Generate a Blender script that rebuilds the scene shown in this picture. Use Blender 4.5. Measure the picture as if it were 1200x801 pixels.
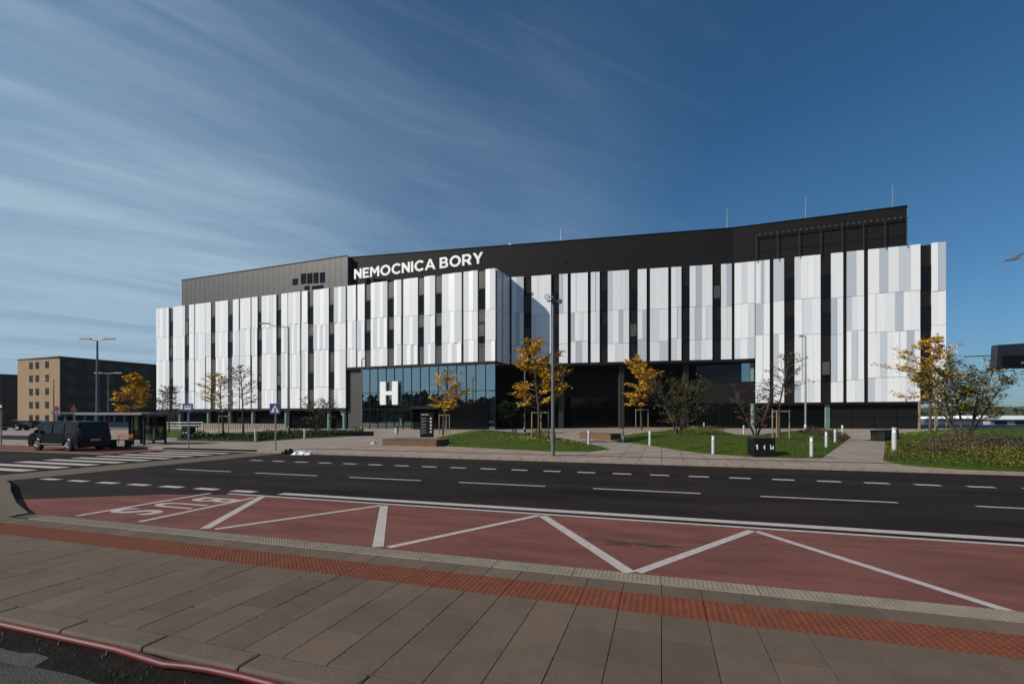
import bpy, math, random
from mathutils import Vector, Matrix, geometry
R = math.radians
random.seed(7)
for o in list(bpy.data.objects): bpy.data.objects.remove(o)
scene = bpy.context.scene
col = scene.collection

# ------------------------------------------------------------------ camera, sky, sun, exposure
CAMH = 2.0
cd = bpy.data.cameras.new('camera'); cam = bpy.data.objects.new('camera', cd); col.objects.link(cam)
cam.location = (0, 0, CAMH); cam.rotation_euler = (R(90), 0, 0)
cd.sensor_width = 36; cd.lens = 16.5; cd.shift_y = 0.0721; cd.clip_start = .1; cd.clip_end = 6000
scene.camera = cam
scene.view_settings.view_transform = 'Standard'; scene.view_settings.look = 'None'
scene.view_settings.gamma = 1; scene.view_settings.use_curve_mapping = False
scene.view_settings.exposure = 0.0
SX, SY, SE = -.93, -.37, 33.0
sl = bpy.data.lights.new('sun', 'SUN'); sl.energy = 4.75; sl.angle = R(.5); sl.color = (1, .92, .81)
so = bpy.data.objects.new('sun', sl); col.objects.link(so)
hl = math.hypot(SX, SY)
sdir = Vector((SX / hl * math.cos(R(SE)), SY / hl * math.cos(R(SE)), math.sin(R(SE))))
so.rotation_euler = sdir.to_track_quat('Z', 'Y').to_euler()
so.location = sdir * 200

wd = bpy.data.worlds.new('World'); scene.world = wd; wd.use_nodes = True
nt = wd.node_tree; nt.nodes.clear()
def N(t, typ, **kw):
    n = t.nodes.new(typ)
    for k, v in kw.items():
        if k[0] == '_': n.inputs[k[1:].replace('_', ' ')].default_value = v
        else: setattr(n, k, v)
    return n
def math_(t, op, a, b=None, c=None, clamp=False):
    n = t.nodes.new('ShaderNodeMath'); n.operation = op; n.use_clamp = clamp
    for i, x in enumerate((a, b, c)):
        if x is None: continue
        if isinstance(x, (int, float)): n.inputs[i].default_value = x
        else: t.links.new(x, n.inputs[i])
    return n.outputs[0]
def ramp(t, x, stops):
    n = t.nodes.new('ShaderNodeValToRGB'); t.links.new(x, n.inputs[0])
    while len(n.color_ramp.elements) < len(stops): n.color_ramp.elements.new(.5)
    for e, (p, c) in zip(n.color_ramp.elements, stops):
        e.position = p; e.color = (c, c, c, 1) if isinstance(c, (int, float)) else (*c, 1)
    return n.outputs[0]
def mixc(t, f, a, b, mode='MIX'):
    n = t.nodes.new('ShaderNodeMix'); n.data_type = 'RGBA'; n.blend_type = mode
    for i, x in ((0, f), (6, a), (7, b)):
        if isinstance(x, (int, float)): n.inputs[i].default_value = x
        elif isinstance(x, tuple): n.inputs[i].default_value = (*x, 1)
        else: t.links.new(x, n.inputs[i])
    return n.outputs[2]
sky = N(nt, 'ShaderNodeTexSky', sky_type='NISHITA', sun_disc=False, sun_elevation=R(SE),
        sun_rotation=math.atan2(SX, SY), altitude=300, air_density=1.0, dust_density=.6, ozone_density=3.0)
tc = N(nt, 'ShaderNodeTexCoord'); sx = N(nt, 'ShaderNodeSeparateXYZ'); nt.links.new(tc.outputs['Generated'], sx.inputs[0])
zz = math_(nt, 'MAXIMUM', sx.outputs[2], 0.0); zz = math_(nt, 'ADD', zz, .06)
pxx = math_(nt, 'DIVIDE', sx.outputs[0], zz); pyy = math_(nt, 'DIVIDE', sx.outputs[1], zz)
cmb = N(nt, 'ShaderNodeCombineXYZ'); nt.links.new(pxx, cmb.inputs[0]); nt.links.new(pyy, cmb.inputs[1])
def cirrus(rot, sc, detail, dist, seed, lo, hi):
    m = N(nt, 'ShaderNodeMapping'); m.vector_type = 'TEXTURE'
    m.inputs['Rotation'].default_value = (0, 0, R(rot)); m.inputs['Scale'].default_value = sc
    m.inputs['Location'].default_value = (seed, seed * .7, 0)
    nt.links.new(cmb.outputs[0], m.inputs[0])
    n = N(nt, 'ShaderNodeTexNoise', _Scale=1.0, _Detail=detail, _Roughness=.58, _Distortion=dist); nt.links.new(m.outputs[0], n.inputs['Vector'])
    return ramp(nt, n.outputs[0], [(lo, 0.0), (hi, 1.0)])
c1 = cirrus(38, (4.2, 1.1, 1), 6, 1.6, 3.1, .40, .72)
c2 = cirrus(48, (2.4, .42, 1), 8, 1.5, 8.4, .46, .76)
c3 = cirrus(26, (1.3, .20, 1), 9, 1.8, 5.7, .50, .78)
msk = cirrus(20, (3.0, 2.2, 1), 3, .4, 1.3, .36, .64)
left = ramp(nt, math_(nt, 'MULTIPLY_ADD', sx.outputs[0], -.8, .35), [(0.0, 0.0), (.35, .28), (.9, 1.0)])
for l_ in nt.nodes:
    if l_.type == 'VALTORGB' and l_.outputs[0] == left: l_.color_ramp.interpolation = 'EASE'
cc = math_(nt, 'MULTIPLY', c1, .30)
cc = math_(nt, 'ADD', cc, math_(nt, 'MULTIPLY', c2, .24))
cc = math_(nt, 'ADD', cc, math_(nt, 'MULTIPLY', c3, .20))
brk = cirrus(0, (.9, .9, 1), 6, .8, 6.1, .30, .70)
cc = math_(nt, 'MULTIPLY', cc, math_(nt, 'ADD', math_(nt, 'MULTIPLY', brk, .6), .5))
cc = math_(nt, 'MULTIPLY', cc, math_(nt, 'ADD', math_(nt, 'MULTIPLY', msk, .55), .5))
cc = math_(nt, 'MULTIPLY', cc, math_(nt, 'ADD', math_(nt, 'MULTIPLY', left, .9), .20))
veil = math_(nt, 'MULTIPLY', ramp(nt, sx.outputs[2], [(0.0, .85), (.2, .90), (.42, .78), (.60, .36), (.8, .06)]), left)
cc = math_(nt, 'ADD', cc, math_(nt, 'MULTIPLY', veil, math_(nt, 'ADD', math_(nt, 'MULTIPLY', c1, .30), .72)))
low = ramp(nt, sx.outputs[2], [(0.0, .75), (.10, .50), (.22, .22), (.5, .05)])
low = math_(nt, 'MULTIPLY', low, math_(nt, 'ADD', left, .34))
cc = math_(nt, 'MAXIMUM', cc, low, clamp=True)
tint = mixc(nt, 1.0, sky.outputs[0], ramp(nt, sx.outputs[2], [(0.0, (.52, .78, 1.02)), (.18, (.44, .90, 1.17)), (.4, (.38, .93, 1.20))]), 'MULTIPLY')
skc = mixc(nt, cc, tint, (5.6, 7.7, 9.6))
bg = N(nt, 'ShaderNodeBackground', _Strength=.062); nt.links.new(skc, bg.inputs[0])
wo = N(nt, 'ShaderNodeOutputWorld'); nt.links.new(bg.outputs[0], wo.inputs[0])

# ------------------------------------------------------------------ projection helpers (where things stand)
F, YH = 550.0, 487.0
CS, SN = .9527, .3038
TH = -math.asin(SN)
def uv(X, Y): return (-CS * X + SN * Y, SN * X + CS * Y)          # u: along the road to the left, v: away from camera
def xy(u, v): return (-CS * u + SN * v, SN * u + CS * v)
def gz(X, Y):
    u, v = uv(X, Y)
    if v < 20.1: return 0.0
    t = min(1, (v - 20.1) / 42.0); uu = max(-45, min(95, u))
    return .12 + t * (.253 - .00669 * uu)
def G(px, py, near=0.0):
    z = near
    for i in range(12):
        h = CAMH - z; Y = F * h / (py - YH); X = (px - 600) / F * Y
        if not near: z = z * .4 + .6 * gz(X, Y)
    return Vector((X, Y, gz(X, Y) if not near else near))
def D(px, Z): 
    X = (px - 600) / F * Z; return Vector((X, Z, gz(X, Z)))
def zat(py, Z): return CAMH + (YH - py) / F * Z

# ------------------------------------------------------------------ materials
MATS = {}
def mat(name, c, rough=.7, metal=0.0, spec=.5, c2=None, nscale=3.0, bump=0.0, bscale=40.0, ior=None, tone=None, coat=0, stretch=None, emit=0):
    """procedural Principled: colour mottled between c and c2 by noise, optional per-face tone attribute and bump"""
    m = bpy.data.materials.new(name); m.use_nodes = True; t = m.node_tree; b = t.nodes['Principled BSDF']
    b.inputs['Roughness'].default_value = rough; b.inputs['Metallic'].default_value = metal
    b.inputs['Specular IOR Level'].default_value = spec
    if ior: b.inputs['IOR'].default_value = ior
    if coat: b.inputs['Coat Weight'].default_value = coat
    tcn = N(t, 'ShaderNodeTexCoord'); vec = tcn.outputs['Object']
    if stretch:
        mp = N(t, 'ShaderNodeMapping'); mp.inputs['Scale'].default_value = stretch; t.links.new(vec, mp.inputs[0]); vec = mp.outputs[0]
    n = N(t, 'ShaderNodeTexNoise', _Scale=nscale, _Detail=6.0, _Roughness=.6); t.links.new(vec, n.inputs['Vector'])
    c2 = c2 or tuple(x * .8 for x in c)
    out = mixc(t, ramp(t, n.outputs[0], [(.3, 0.0), (.7, 1.0)]), c, c2)
    if tone:
        a = N(t, 'ShaderNodeAttribute', attribute_name='tone', attribute_type='GEOMETRY')
        cr = N(t, 'ShaderNodeValToRGB'); t.links.new(a.outputs['Fac'], cr.inputs[0])
        while len(cr.color_ramp.elements) < len(tone): cr.color_ramp.elements.new(.5)
        for i, (e, k) in enumerate(zip(cr.color_ramp.elements, tone)):
            e.position = i / (len(tone) - 1); e.color = (*k, 1)
        out = mixc(t, 1.0, out, cr.outputs[0], 'MULTIPLY')
    t.links.new(out, b.inputs['Base Color'])
    if bump:
        n2 = N(t, 'ShaderNodeTexNoise', _Scale=bscale, _Detail=4.0); t.links.new(vec, n2.inputs['Vector'])
        bp = N(t, 'ShaderNodeBump', _Strength=bump, _Distance=.02); t.links.new(n2.outputs[0], bp.inputs['Height']); t.links.new(bp.outputs[0], b.inputs['Normal'])
    if emit:
        t.links.new(out, b.inputs['Emission Color']); b.inputs['Emission Strength'].default_value = emit
    MATS[name] = m; return m
def ribbed(name, c, pitch=.33, rough=.45, spec=.5, c2=None):
    m = mat(name, c, rough, 0, spec, c2, 1.2, stretch=(1, 1, .15))
    return m
M = {}
M['asphalt'] = mat('asphalt', (.0075, .0057, .0053), .9, c2=(.028, .0215, .020), nscale=.7, bump=.5, bscale=60, spec=.10, stretch=(.25, 1, 1))
M['bay_red'] = mat('red_asphalt', (.200, .078, .064), .9, c2=(.110, .047, .040), nscale=1.5, bump=.6, bscale=50, spec=.12, stretch=(.4, 1.3, 1))
M['paint'] = mat('road_paint', (.48, .435, .41), .75, c2=(.33, .295, .275), nscale=9, spec=.3)
M['slab'] = mat('concrete_slab', (.136, .102, .078), .85, c2=(.106, .081, .062), nscale=3.5, bump=.3, bscale=90, spec=.15, tone=[(.84, .84, .84), (1.0, .99, .98), (1.15, 1.13, 1.10)])
M['joint'] = mat('joint_sand', (.012, .010, .009), .95, spec=.1)
M['kerb'] = mat('kerb_concrete', (.125, .098, .072), .85, c2=(.095, .075, .056), nscale=4, bump=.3, spec=.3)
M['kerb_pale'] = mat('kerb_pale', (.30, .245, .20), .85, c2=(.22, .18, .15), nscale=4, bump=.3, spec=.3)
M['tact_red'] = mat('tactile_red', (.170, .050, .023), .85, c2=(.115, .036, .018), nscale=6, spec=.3)
M['tact_pale'] = mat('tactile_pale', (.235, .20, .155), .85, c2=(.17, .145, .112), nscale=5, spec=.3)
M['soil'] = mat('soil', (.007, .006, .005), .95, c2=(.016, .013, .011), nscale=12, bump=1, bscale=40, spec=.1)
M['gravel'] = mat('gravel_asphalt', (.10, .095, .09), .9, c2=(.04, .038, .036), nscale=60, bump=1, bscale=90, spec=.2)
M['ground'] = mat('ground', (.06, .065, .04), .95, c2=(.09, .08, .06), nscale=.05, spec=.1)
M['grass'] = mat('grass', (.054, .086, .004), .9, c2=(.032, .054, .003), nscale=1.6, bump=1, bscale=30, spec=.15)
M['mulch'] = mat('mulch', (.045, .03, .02), .95, c2=(.025, .018, .013), nscale=8, bump=1, bscale=30, spec=.1)
M['panel'] = mat('white_panel', (.765, .785, .81), .38, c2=(.75, .77, .795), nscale=.3, spec=.5, tone=[(.55, .60, .65), (.80, .835, .86), (1, 1, 1)])
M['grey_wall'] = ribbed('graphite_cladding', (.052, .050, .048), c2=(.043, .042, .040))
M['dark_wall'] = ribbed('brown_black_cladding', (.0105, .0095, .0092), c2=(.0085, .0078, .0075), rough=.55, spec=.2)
M['black'] = mat('black_metal', (.008, .008, .009), .55, spec=.2)
M['glass_dark'] = mat('dark_glass', (.004, .005, .006), .06, spec=.28)
M['steel'] = mat('galvanised_steel', (.35, .36, .37), .45, .6, c2=(.28, .29, .3))
M['pole'] = mat('pole_grey', (.16, .165, .17), .5, .3, c2=(.12, .125, .13))
M['pale'] = mat('bollard_white', (.52, .53, .53), .5, .2, c2=(.42, .43, .43))
M['bark'] = mat('bark', (.10, .08, .062), .9, c2=(.06, .048, .038), nscale=14, spec=.15)
M['stake'] = mat('stake_wood', (.30, .23, .15), .8, c2=(.22, .165, .11), nscale=10, spec=.2)
M['white'] = mat('sign_white', (.8, .8, .8), .5, c2=(.76, .76, .76))
M['blue'] = mat('sign_blue', (.03, .06, .19), .45, c2=(.025, .05, .16))
M['red'] = mat('sign_red', (.45, .03, .03), .45)
M['brick_brown'] = mat('brown_stone', (.21, .115, .065), .85, c2=(.12, .07, .045), nscale=6, bump=.6, bscale=14, spec=.2)
M['tan'] = mat('tan_render', (.31, .212, .135), .85, c2=(.285, .195, .122), nscale=.6, spec=.2)
M['brown_dark'] = mat('brown_and_shaded_render', (.055, .043, .035), .85, c2=(.045, .036, .029), nscale=.6, spec=.2)  # plain dark brown, and the painted shade on the tan block's side
M['green_glass'] = mat('green_column', (.20, .30, .25), .35, c2=(.15, .24, .2), nscale=1)
M['pipe'] = mat('red_pipe', (.11, .005, .009), .55, c2=(.07, .005, .008), nscale=6)
M['orange'] = mat('bench_orange', (.42, .13, .05), .6, c2=(.34, .1, .04))
def glass(name, tint=(.35, .45, .47), refl=.25, thin=.75):
    m = bpy.data.materials.new(name); m.use_nodes = True; t = m.node_tree; t.nodes.clear()
    tr = N(t, 'ShaderNodeBsdfTransparent'); tr.inputs[0].default_value = (*tint, 1)
    gl = N(t, 'ShaderNodeBsdfGlossy', _Roughness=.015); gl.inputs[0].default_value = (.80, .92, .95, 1)
    fr = N(t, 'ShaderNodeFresnel', _IOR=1.5)
    f = math_(t, 'MULTIPLY_ADD', fr.outputs[0], 1.0, refl, clamp=True)
    mx = N(t, 'ShaderNodeMixShader'); t.links.new(f, mx.inputs[0]); t.links.new(tr.outputs[0], mx.inputs[1]); t.links.new(gl.outputs[0], mx.inputs[2])
    tcn = N(t, 'ShaderNodeTexCoord'); n = N(t, 'ShaderNodeTexNoise', _Scale=.35, _Detail=1.0); t.links.new(tcn.outputs['Object'], n.inputs['Vector'])
    bp = N(t, 'ShaderNodeBump', _Strength=.04, _Distance=.1); t.links.new(n.outputs[0], bp.inputs['Height']); t.links.new(bp.outputs[0], gl.inputs['Normal'])
    o = N(t, 'ShaderNodeOutputMaterial'); t.links.new(mx.outputs[0], o.inputs[0]); return m
M['glass_blue'] = glass('entrance_glass', (.60, .74, .76), .29)
M['glass_shelter'] = glass('shelter_glass', (.75, .82, .82), .02)
M['glass_gf'] = glass('ground_floor_glass', (.16, .2, .19), .03)
def pavers():
    m = bpy.data.materials.new('block_paving'); m.use_nodes = True; t = m.node_tree; b = t.nodes['Principled BSDF']
    tcn = N(t, 'ShaderNodeTexCoord')
    br = N(t, 'ShaderNodeTexBrick', _Scale=1.0, _Mortar_Size=.022, _Brick_Width=.9, _Row_Height=.6, offset=.0)
    br.inputs['Color1'].default_value = (.31, .26, .222, 1); br.inputs['Color2'].default_value = (.26, .215, .185, 1); br.inputs['Mortar'].default_value = (.12, .10, .085, 1)
    t.links.new(tcn.outputs['Object'], br.inputs['Vector'])
    n = N(t, 'ShaderNodeTexNoise', _Scale=.5, _Detail=6.0); t.links.new(tcn.outputs['Object'], n.inputs['Vector'])
    o = mixc(t, 1.0, br.outputs[0], ramp(t, n.outputs[0], [(.3, (.8, .8, .8)), (.7, (1.1, 1.08, 1.05))]), 'MULTIPLY')
    t.links.new(o, b.inputs['Base Color']); b.inputs['Roughness'].default_value = .85; b.inputs['Specular IOR Level'].default_value = .25
    return m
M['pavers'] = pavers()
def foliage(name, cols):
    return mat(name, (1, 1, 1), .7, c2=(.85, .85, .85), nscale=2, spec=.2, tone=cols)
ORANGE = foliage('leaf_orange', [(.38, .20, .02), (.70, .41, .04), (.92, .62, .09)])
YELLOW = foliage('leaf_yellow', [(.36, .20, .02), (.72, .44, .04), (.95, .66, .10)])
RUST = foliage('leaf_rust', [(.05, .03, .02), (.11, .058, .036), (.19, .10, .055)])
OLIVE = foliage('leaf_olive', [(.03, .04, .012), (.07, .08, .02), (.15, .13, .035)])
DARKG = foliage('leaf_darkgreen', [(.012, .02, .008), (.03, .045, .015), (.055, .07, .02)])
MIXED = foliage('leaf_mixed', [(.06, .065, .02), (.20, .17, .04), (.42, .29, .06)])
COVER = foliage('ground_cover_leaf', [(.020, .025, .006), (.065, .072, .012), (.17, .16, .03)])
DRY = foliage('dry_leaf', [(.025, .018, .014), (.06, .042, .03), (.11, .08, .055)])

# ------------------------------------------------------------------ mesh builder
class MB:
    def __init__(s): s.v = []; s.f = []; s.t = []; s.m = []
    def quad(s, pts, tone=.5, mi=0):
        k = len(s.v); s.v += [tuple(p) for p in pts]; s.f.append(tuple(range(k, k + len(pts)))); s.t.append(tone); s.m.append(mi)
    def hexa(s, b, t, tone=.5, mi=0):
        n = len(b); k = len(s.v); s.v += [tuple(p) for p in b] + [tuple(p) for p in t]
        fs = [tuple(range(k + n - 1, k - 1, -1)), tuple(range(k + n, k + 2 * n))] + [(k + i, k + (i + 1) % n, k + n + (i + 1) % n, k + n + i) for i in range(n)]
        s.f += fs; s.t += [tone] * len(fs); s.m += [mi] * len(fs); return s
    def box(s, x0, x1, y0, y1, z0, z1, tone=.5, mi=0):
        return s.hexa([(x0, y0, z0), (x1, y0, z0), (x1, y1, z0), (x0, y1, z0)], [(x0, y0, z1), (x1, y0, z1), (x1, y1, z1), (x0, y1, z1)], tone, mi)
    def prism(s, foot, z0, z1, tone=.5, mi=0):     # footprint counter-clockwise
        return s.hexa([(p[0], p[1], z0) for p in foot], [(p[0], p[1], z1) for p in foot], tone, mi)
    def tube(s, pts, rad, n=8, cap=True, tone=.5, mi=0):
        rings = []
        pts = [Vector(p) for p in pts]
        if isinstance(rad, (int, float)): rad = [rad] * len(pts)
        for i, p in enumerate(pts):
            d = (pts[min(i + 1, len(pts) - 1)] - pts[max(i - 1, 0)])
            d = d.normalized() if d.length > 1e-6 else Vector((0, 0, 1))
            a = d.cross(Vector((0, 0, 1)) if abs(d.z) < .9 else Vector((1, 0, 0))).normalized(); b = d.cross(a)
            k = len(s.v)
            s.v += [tuple(p + (a * math.cos(2 * math.pi * j / n) + b * math.sin(2 * math.pi * j / n)) * rad[i]) for j in range(n)]
            rings.append(k)
        for i in range(len(rings) - 1):
            for j in range(n):
                s.f.append((rings[i] + j, rings[i] + (j + 1) % n, rings[i + 1] + (j + 1) % n, rings[i + 1] + j)); s.t.append(tone); s.m.append(mi)
        if cap:
            s.f.append(tuple(rings[0] + j for j in range(n - 1, -1, -1))); s.f.append(tuple(rings[-1] + j for j in range(n))); s.t += [tone] * 2; s.m += [mi] * 2
        return s
    def lathe(s, prof, n=16, c=(0, 0), **k):
        return s.tube([(c[0], c[1], z) for r, z in prof], [r for r, z in prof], n, **k) if all(prof[i][1] < prof[i + 1][1] for i in range(len(prof) - 1)) else s._l(prof, n, c)
    def _l(s, prof, n, c):
        k = len(s.v)
        for r, z in prof: s.v += [(c[0] + r * math.cos(2 * math.pi * j / n), c[1] + r * math.sin(2 * math.pi * j / n), z) for j in range(n)]
        for i in range(len(prof) - 1):
            for j in range(n):
                s.f.append((k + i * n + j, k + i * n + (j + 1) % n, k + (i + 1) * n + (j + 1) % n, k + (i + 1) * n + j)); s.t.append(.5); s.m.append(0)
        return s
    def build(s, name, m, parent=None, smooth=False, bevel=0, rot=None, loc=None):
        me = bpy.data.meshes.new(name); me.from_pydata(s.v, [], s.f)
        ms = m if isinstance(m, (list, tuple)) else [m]
        for x in ms: me.materials.append(M[x] if isinstance(x, str) else x)
        me.polygons.foreach_set('material_index', s.m)
        if smooth: me.polygons.foreach_set('use_smooth', [True] * len(s.f))
        a = me.attributes.new('tone', 'FLOAT', 'FACE'); a.data.foreach_set('value', s.t)
        me.update()
        o = bpy.data.objects.new(name, me); col.objects.link(o)
        if parent: o.parent = parent
        if rot is not None: o.rotation_euler = (0, 0, rot)
        if loc is not None: o.location = loc
        if bevel:
            b = o.modifiers.new('b', 'BEVEL'); b.width = bevel; b.segments = 2; b.limit_method = 'ANGLE'
        if smooth:
            try:
                me.set_sharp_from_angle(angle=R(40))
            except Exception: pass
        return o
def tag(o, label, cat, group=None, kind=None):
    if label: o['label'] = label
    if cat: o['category'] = cat
    if group: o['group'] = group
    if kind: o['kind'] = kind
    return o
def thing(name, loc, label, cat, group=None, rz=0, sc=1):
    o = bpy.data.objects.new(name, None); col.objects.link(o); o.location = loc; o.rotation_euler = (0, 0, rz); o.scale = (sc,) * 3
    o.empty_display_size = .3
    return tag(o, label, cat, group)
def copy_tree(o, loc=None, label=None, rz=None, sc=None, parent=None):
    c = o.copy(); col.objects.link(c)
    if parent is not None: c.parent = parent
    if loc is not None: c.location = loc
    if label: c['label'] = label
    if rz is not None: c.rotation_euler = (0, 0, rz)
    if sc is not None: c.scale = sc if isinstance(sc, tuple) else (sc,) * 3
    for ch in [x for x in bpy.data.objects if x.parent == o]: copy_tree(ch, parent=c)
    return c
def struct(o): o['kind'] = 'structure'; return o
def text_mesh(s, size, ext, off):
    c = bpy.data.curves.new('t', 'FONT'); c.body = s; c.size = size; c.extrude = ext; c.offset = off; c.resolution_u = 6
    o = bpy.data.objects.new('t', c); col.objects.link(o)
    bpy.context.view_layer.update()
    me = bpy.data.meshes.new_from_object(o.evaluated_get(bpy.context.evaluated_depsgraph_get()))
    bpy.data.objects.remove(o); bpy.data.curves.remove(c); return me

# ------------------------------------------------------------------ ground, road, pavements (local x = -u, local y = v)
def sheet(name, pts, z, m, step=None, parent=None):
    """flat polygon in road frame pts=(u,v)"""
    b = MB(); b.quad([(-u, v, z) for u, v in pts]); o = b.build(name, m, rot=TH)
    me = o.data
    if me.polygons[0].normal.z < 0: me.flip_normals()
    return o
g = MB()
# large ground with a hole-free sheet well below the streets
g.quad([(-2500, -600, -1.05), (2500, -600, -1.05), (2500, 2400, -1.05), (-2500, 2400, -1.05)])
struct(g.build('ground', 'ground'))
def slabmesh(name, poly, z0, z1, m):
    foot = [(-u, v) for u, v in poly]
    area = sum(foot[i][0] * foot[(i + 1) % len(foot)][1] - foot[(i + 1) % len(foot)][0] * foot[i][1] for i in range(len(foot)))
    if area < 0: foot.reverse()
    return MB().prism(foot, z0, z1).build(name, m, rot=TH)
struct(slabmesh('road', [(-90, 2.0), (-90, 20.1), (170, 20.1), (170, 2.0)], -.9, 0, 'asphalt'))
# red bus bay on near side and red lane beyond the crossing
LV = 9.62
bay = [(-90, 5.5), (-90, LV - .28), (9.6, LV - .28), (12.0, 8.72), (15.5, 6.6), (15.5, 5.5)]
struct(sheet('bus_bay_surface', bay, .004, 'bay_red'))
struct(sheet('bus_lane_surface', [(27.5, 16.9), (27.5, 20.05), (120, 20.05), (120, 16.9)], .004, 'bay_red'))
# far plaza : grid following the gentle slope
def grid(name, u0, u1, v0, v1, m, du=4, dv=3, dz=0, skirt=True):
    b = MB(); nu = max(1, int(round((u1 - u0) / du))); nv = max(1, int(round((v1 - v0) / dv)))
    idx = []
    for i in range(nu + 1):
        for j in range(nv + 1):
            u = u0 + (u1 - u0) * i / nu; v = v0 + (v1 - v0) * j / nv
            X, Y = xy(u, max(v, 20.101)); b.v.append((-u, v, gz(X, Y) + dz))
    k = nv + 1
    for i in range(nu):
        for j in range(nv):
            b.f.append((i * k + j, i * k + j + 1, (i + 1) * k + j + 1, (i + 1) * k + j)); b.t.append(.5); b.m.append(0)
    return b.build(name, m, rot=TH)
struct(grid('plaza_paving', -60, 125, 20.34, 90, 'pavers'))
# far kerb with separate stones
kb = MB()
u = -60.0
while u < 125:
    if not (20.5 < u < 27.5):
        kb.box(-(u + .99), -u, 20.1, 20.335, -.05, .125 + random.uniform(-.003, .003))
    else: kb.box(-(u + .99), -u, 20.1, 20.335, -.05, .03)
    u += 1.0
struct(kb.build('far_kerb', 'kerb_pale', rot=TH, bevel=.012))
struct(grid('guide_strip', -60, 20, 21.9, 22.25, 'tact_red', dv=.35, dz=.004))
struct(grid('side_road', 46, 125, 23.5, 29, 'asphalt', dz=.004))
# near pavement -----------------------------------------------
PZ = .13
struct(slabmesh('near_pavement', [(-40, 2.72), (-40, 5.47), (60, 5.47), (60, 2.72)], -.5, PZ - .022, 'joint'))
struct(slabmesh('corner_pavement', [(11.6, 5.47), (11.6, 5.74), (13.2, 6.3), (15.5, 7.3), (17.2, 8.1), (19.3, 8.9), (21.5, 9.3), (60, 9.4), (60, 5.472)], -.5, PZ - .004, 'slab'))
sb = MB()
def put_slab(a0, a1, v0, v1, z=PZ, gap=.003, tone=None):
    t = random.gauss(.5, .22) if tone is None else tone; t = max(0, min(1, t))
    e = .0015
    gv = .009; b0 = [(a0 + gap, v0 + gv), (a1 - gap, v0 + gv), (a1 - gap, v1 - gv), (a0 + gap, v1 - gv)]
    b1 = [(a0 + gap + e, v0 + gv + e), (a1 - gap - e, v0 + gv + e), (a1 - gap - e, v1 - gv - e), (a0 + gap + e, v1 - gv - e)]
    dz = random.uniform(-.0015, .0015)
    sb.hexa([(x, y, z - .03) for x, y in b0], [(x, y, z - e + dz) for x, y in b0], t)
    sb.quad([(x, y, z + dz) for x, y in b1], t)
    for i in range(4):
        j = (i + 1) % 4
        sb.quad([(*b0[i], z - e + dz), (*b0[j], z - e + dz), (*b1[j], z + dz), (*b1[i], z + dz)], t)
a = -32.0
while a < 22:
    put_slab(a, a + .4, 5.14, 5.46)
    v = 2.93 + .0; off = random.choice([.2, .4, .6, .3, .5]); v1 = 4.64
    vs = [v1]; x = v1 - off
    while x > v + .12: vs.append(x); x -= random.choice([.6, .8, .6, .5])
    vs.append(v)
    for i in range(len(vs) - 1): put_slab(a, a + .4, vs[i + 1], vs[i])
    a += .4
struct(sb.build('pavement_slabs', 'slab', rot=TH))
# pale kerb with fine tactile ridges
kb = MB(); a = -20.0
while a < 32:
    if a + 1 < -10.8: a += 1.0; continue
    kb.box(a + .004, a + .996, 5.46, 5.76, -.02, PZ + .002, random.random()); a += 1.0
kp = kb
struct(kp.build('platform_kerb', 'tact_pale', rot=TH, bevel=.008))
rd = MB(); a = -11.4
while a < 18:
    for j in range(5):
        v = 5.49 + j * .052
        rd.hexa([(a, v, PZ), (a + .028, v, PZ), (a + .028, v + .03, PZ), (a, v + .03, PZ)], [(a + .006, v + .006, PZ + .008), (a + .022, v + .006, PZ + .008), (a + .022, v + .024, PZ + .008), (a + .006, v + .024, PZ + .008)])
    a += .05
struct(rd.build('kerb_studs', 'tact_pale', rot=TH))
# red tactile paving with real domes
tb = MB(); a = -22.0
while a < 32:
    tb.box(a + .004, a + .396, 4.645, 5.135, PZ - .03, PZ, random.random()); a += .4
struct(tb.build('tactile_strip', 'tact_red', rot=TH))
dm = MB(); a = -19.0; dcol = 0
while a < 16:
    dcol += 1
    for j in range(8):
        v = 4.662 + j * .0615 ; r0, r1 = .021, .012
        b0 = [(a + r0 * math.cos(k * math.pi / 3), v + r0 * math.sin(k * math.pi / 3), PZ) for k in range(6)]
        b1 = [(a + r1 * math.cos(k * math.pi / 3), v + r1 * math.sin(k * math.pi / 3), PZ + .0065) for k in range(6)]
        dm.hexa(b0, b1)
    a += .0625
struct(dm.build('tactile_domes', 'tact_red', rot=TH))
# kerb between pavement and verge (in stones)
kb = MB(); a = -16.0
while a < 32:
    kb.box(a + .003, a + .997, 2.70, 2.925, -.3, PZ + .004, random.random()); a += 1.0
struct(kb.build('verge_kerb', 'kerb', rot=TH, bevel=.02))
# corner kerb
cc_ = [(11.6, 5.76), (13.2, 6.35), (15.5, 7.35), (17.2, 8.15), (19.3, 8.95), (21.5, 9.35), (60, 9.45)]
kb = MB()
for i in range(len(cc_) - 1):
    (u0, v0), (u1, v1) = cc_[i], cc_[i + 1]; n = max(1, int(math.hypot(u1 - u0, v1 - v0) / 1.0))
    for k in range(n):
        a0, b0 = u0 + (u1 - u0) * k / n, v0 + (v1 - v0) * k / n; a1, b1 = u0 + (u1 - u0) * (k + .99) / n, v0 + (v1 - v0) * (k + .99) / n
        kb.prism([(-a1, b1 - .18), (-a0, b0 - .18), (-a0, b0 + .02), (-a1, b1 + .02)], -.05, PZ + .004)
struct(kb.build('corner_kerb', 'kerb', rot=TH))
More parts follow.
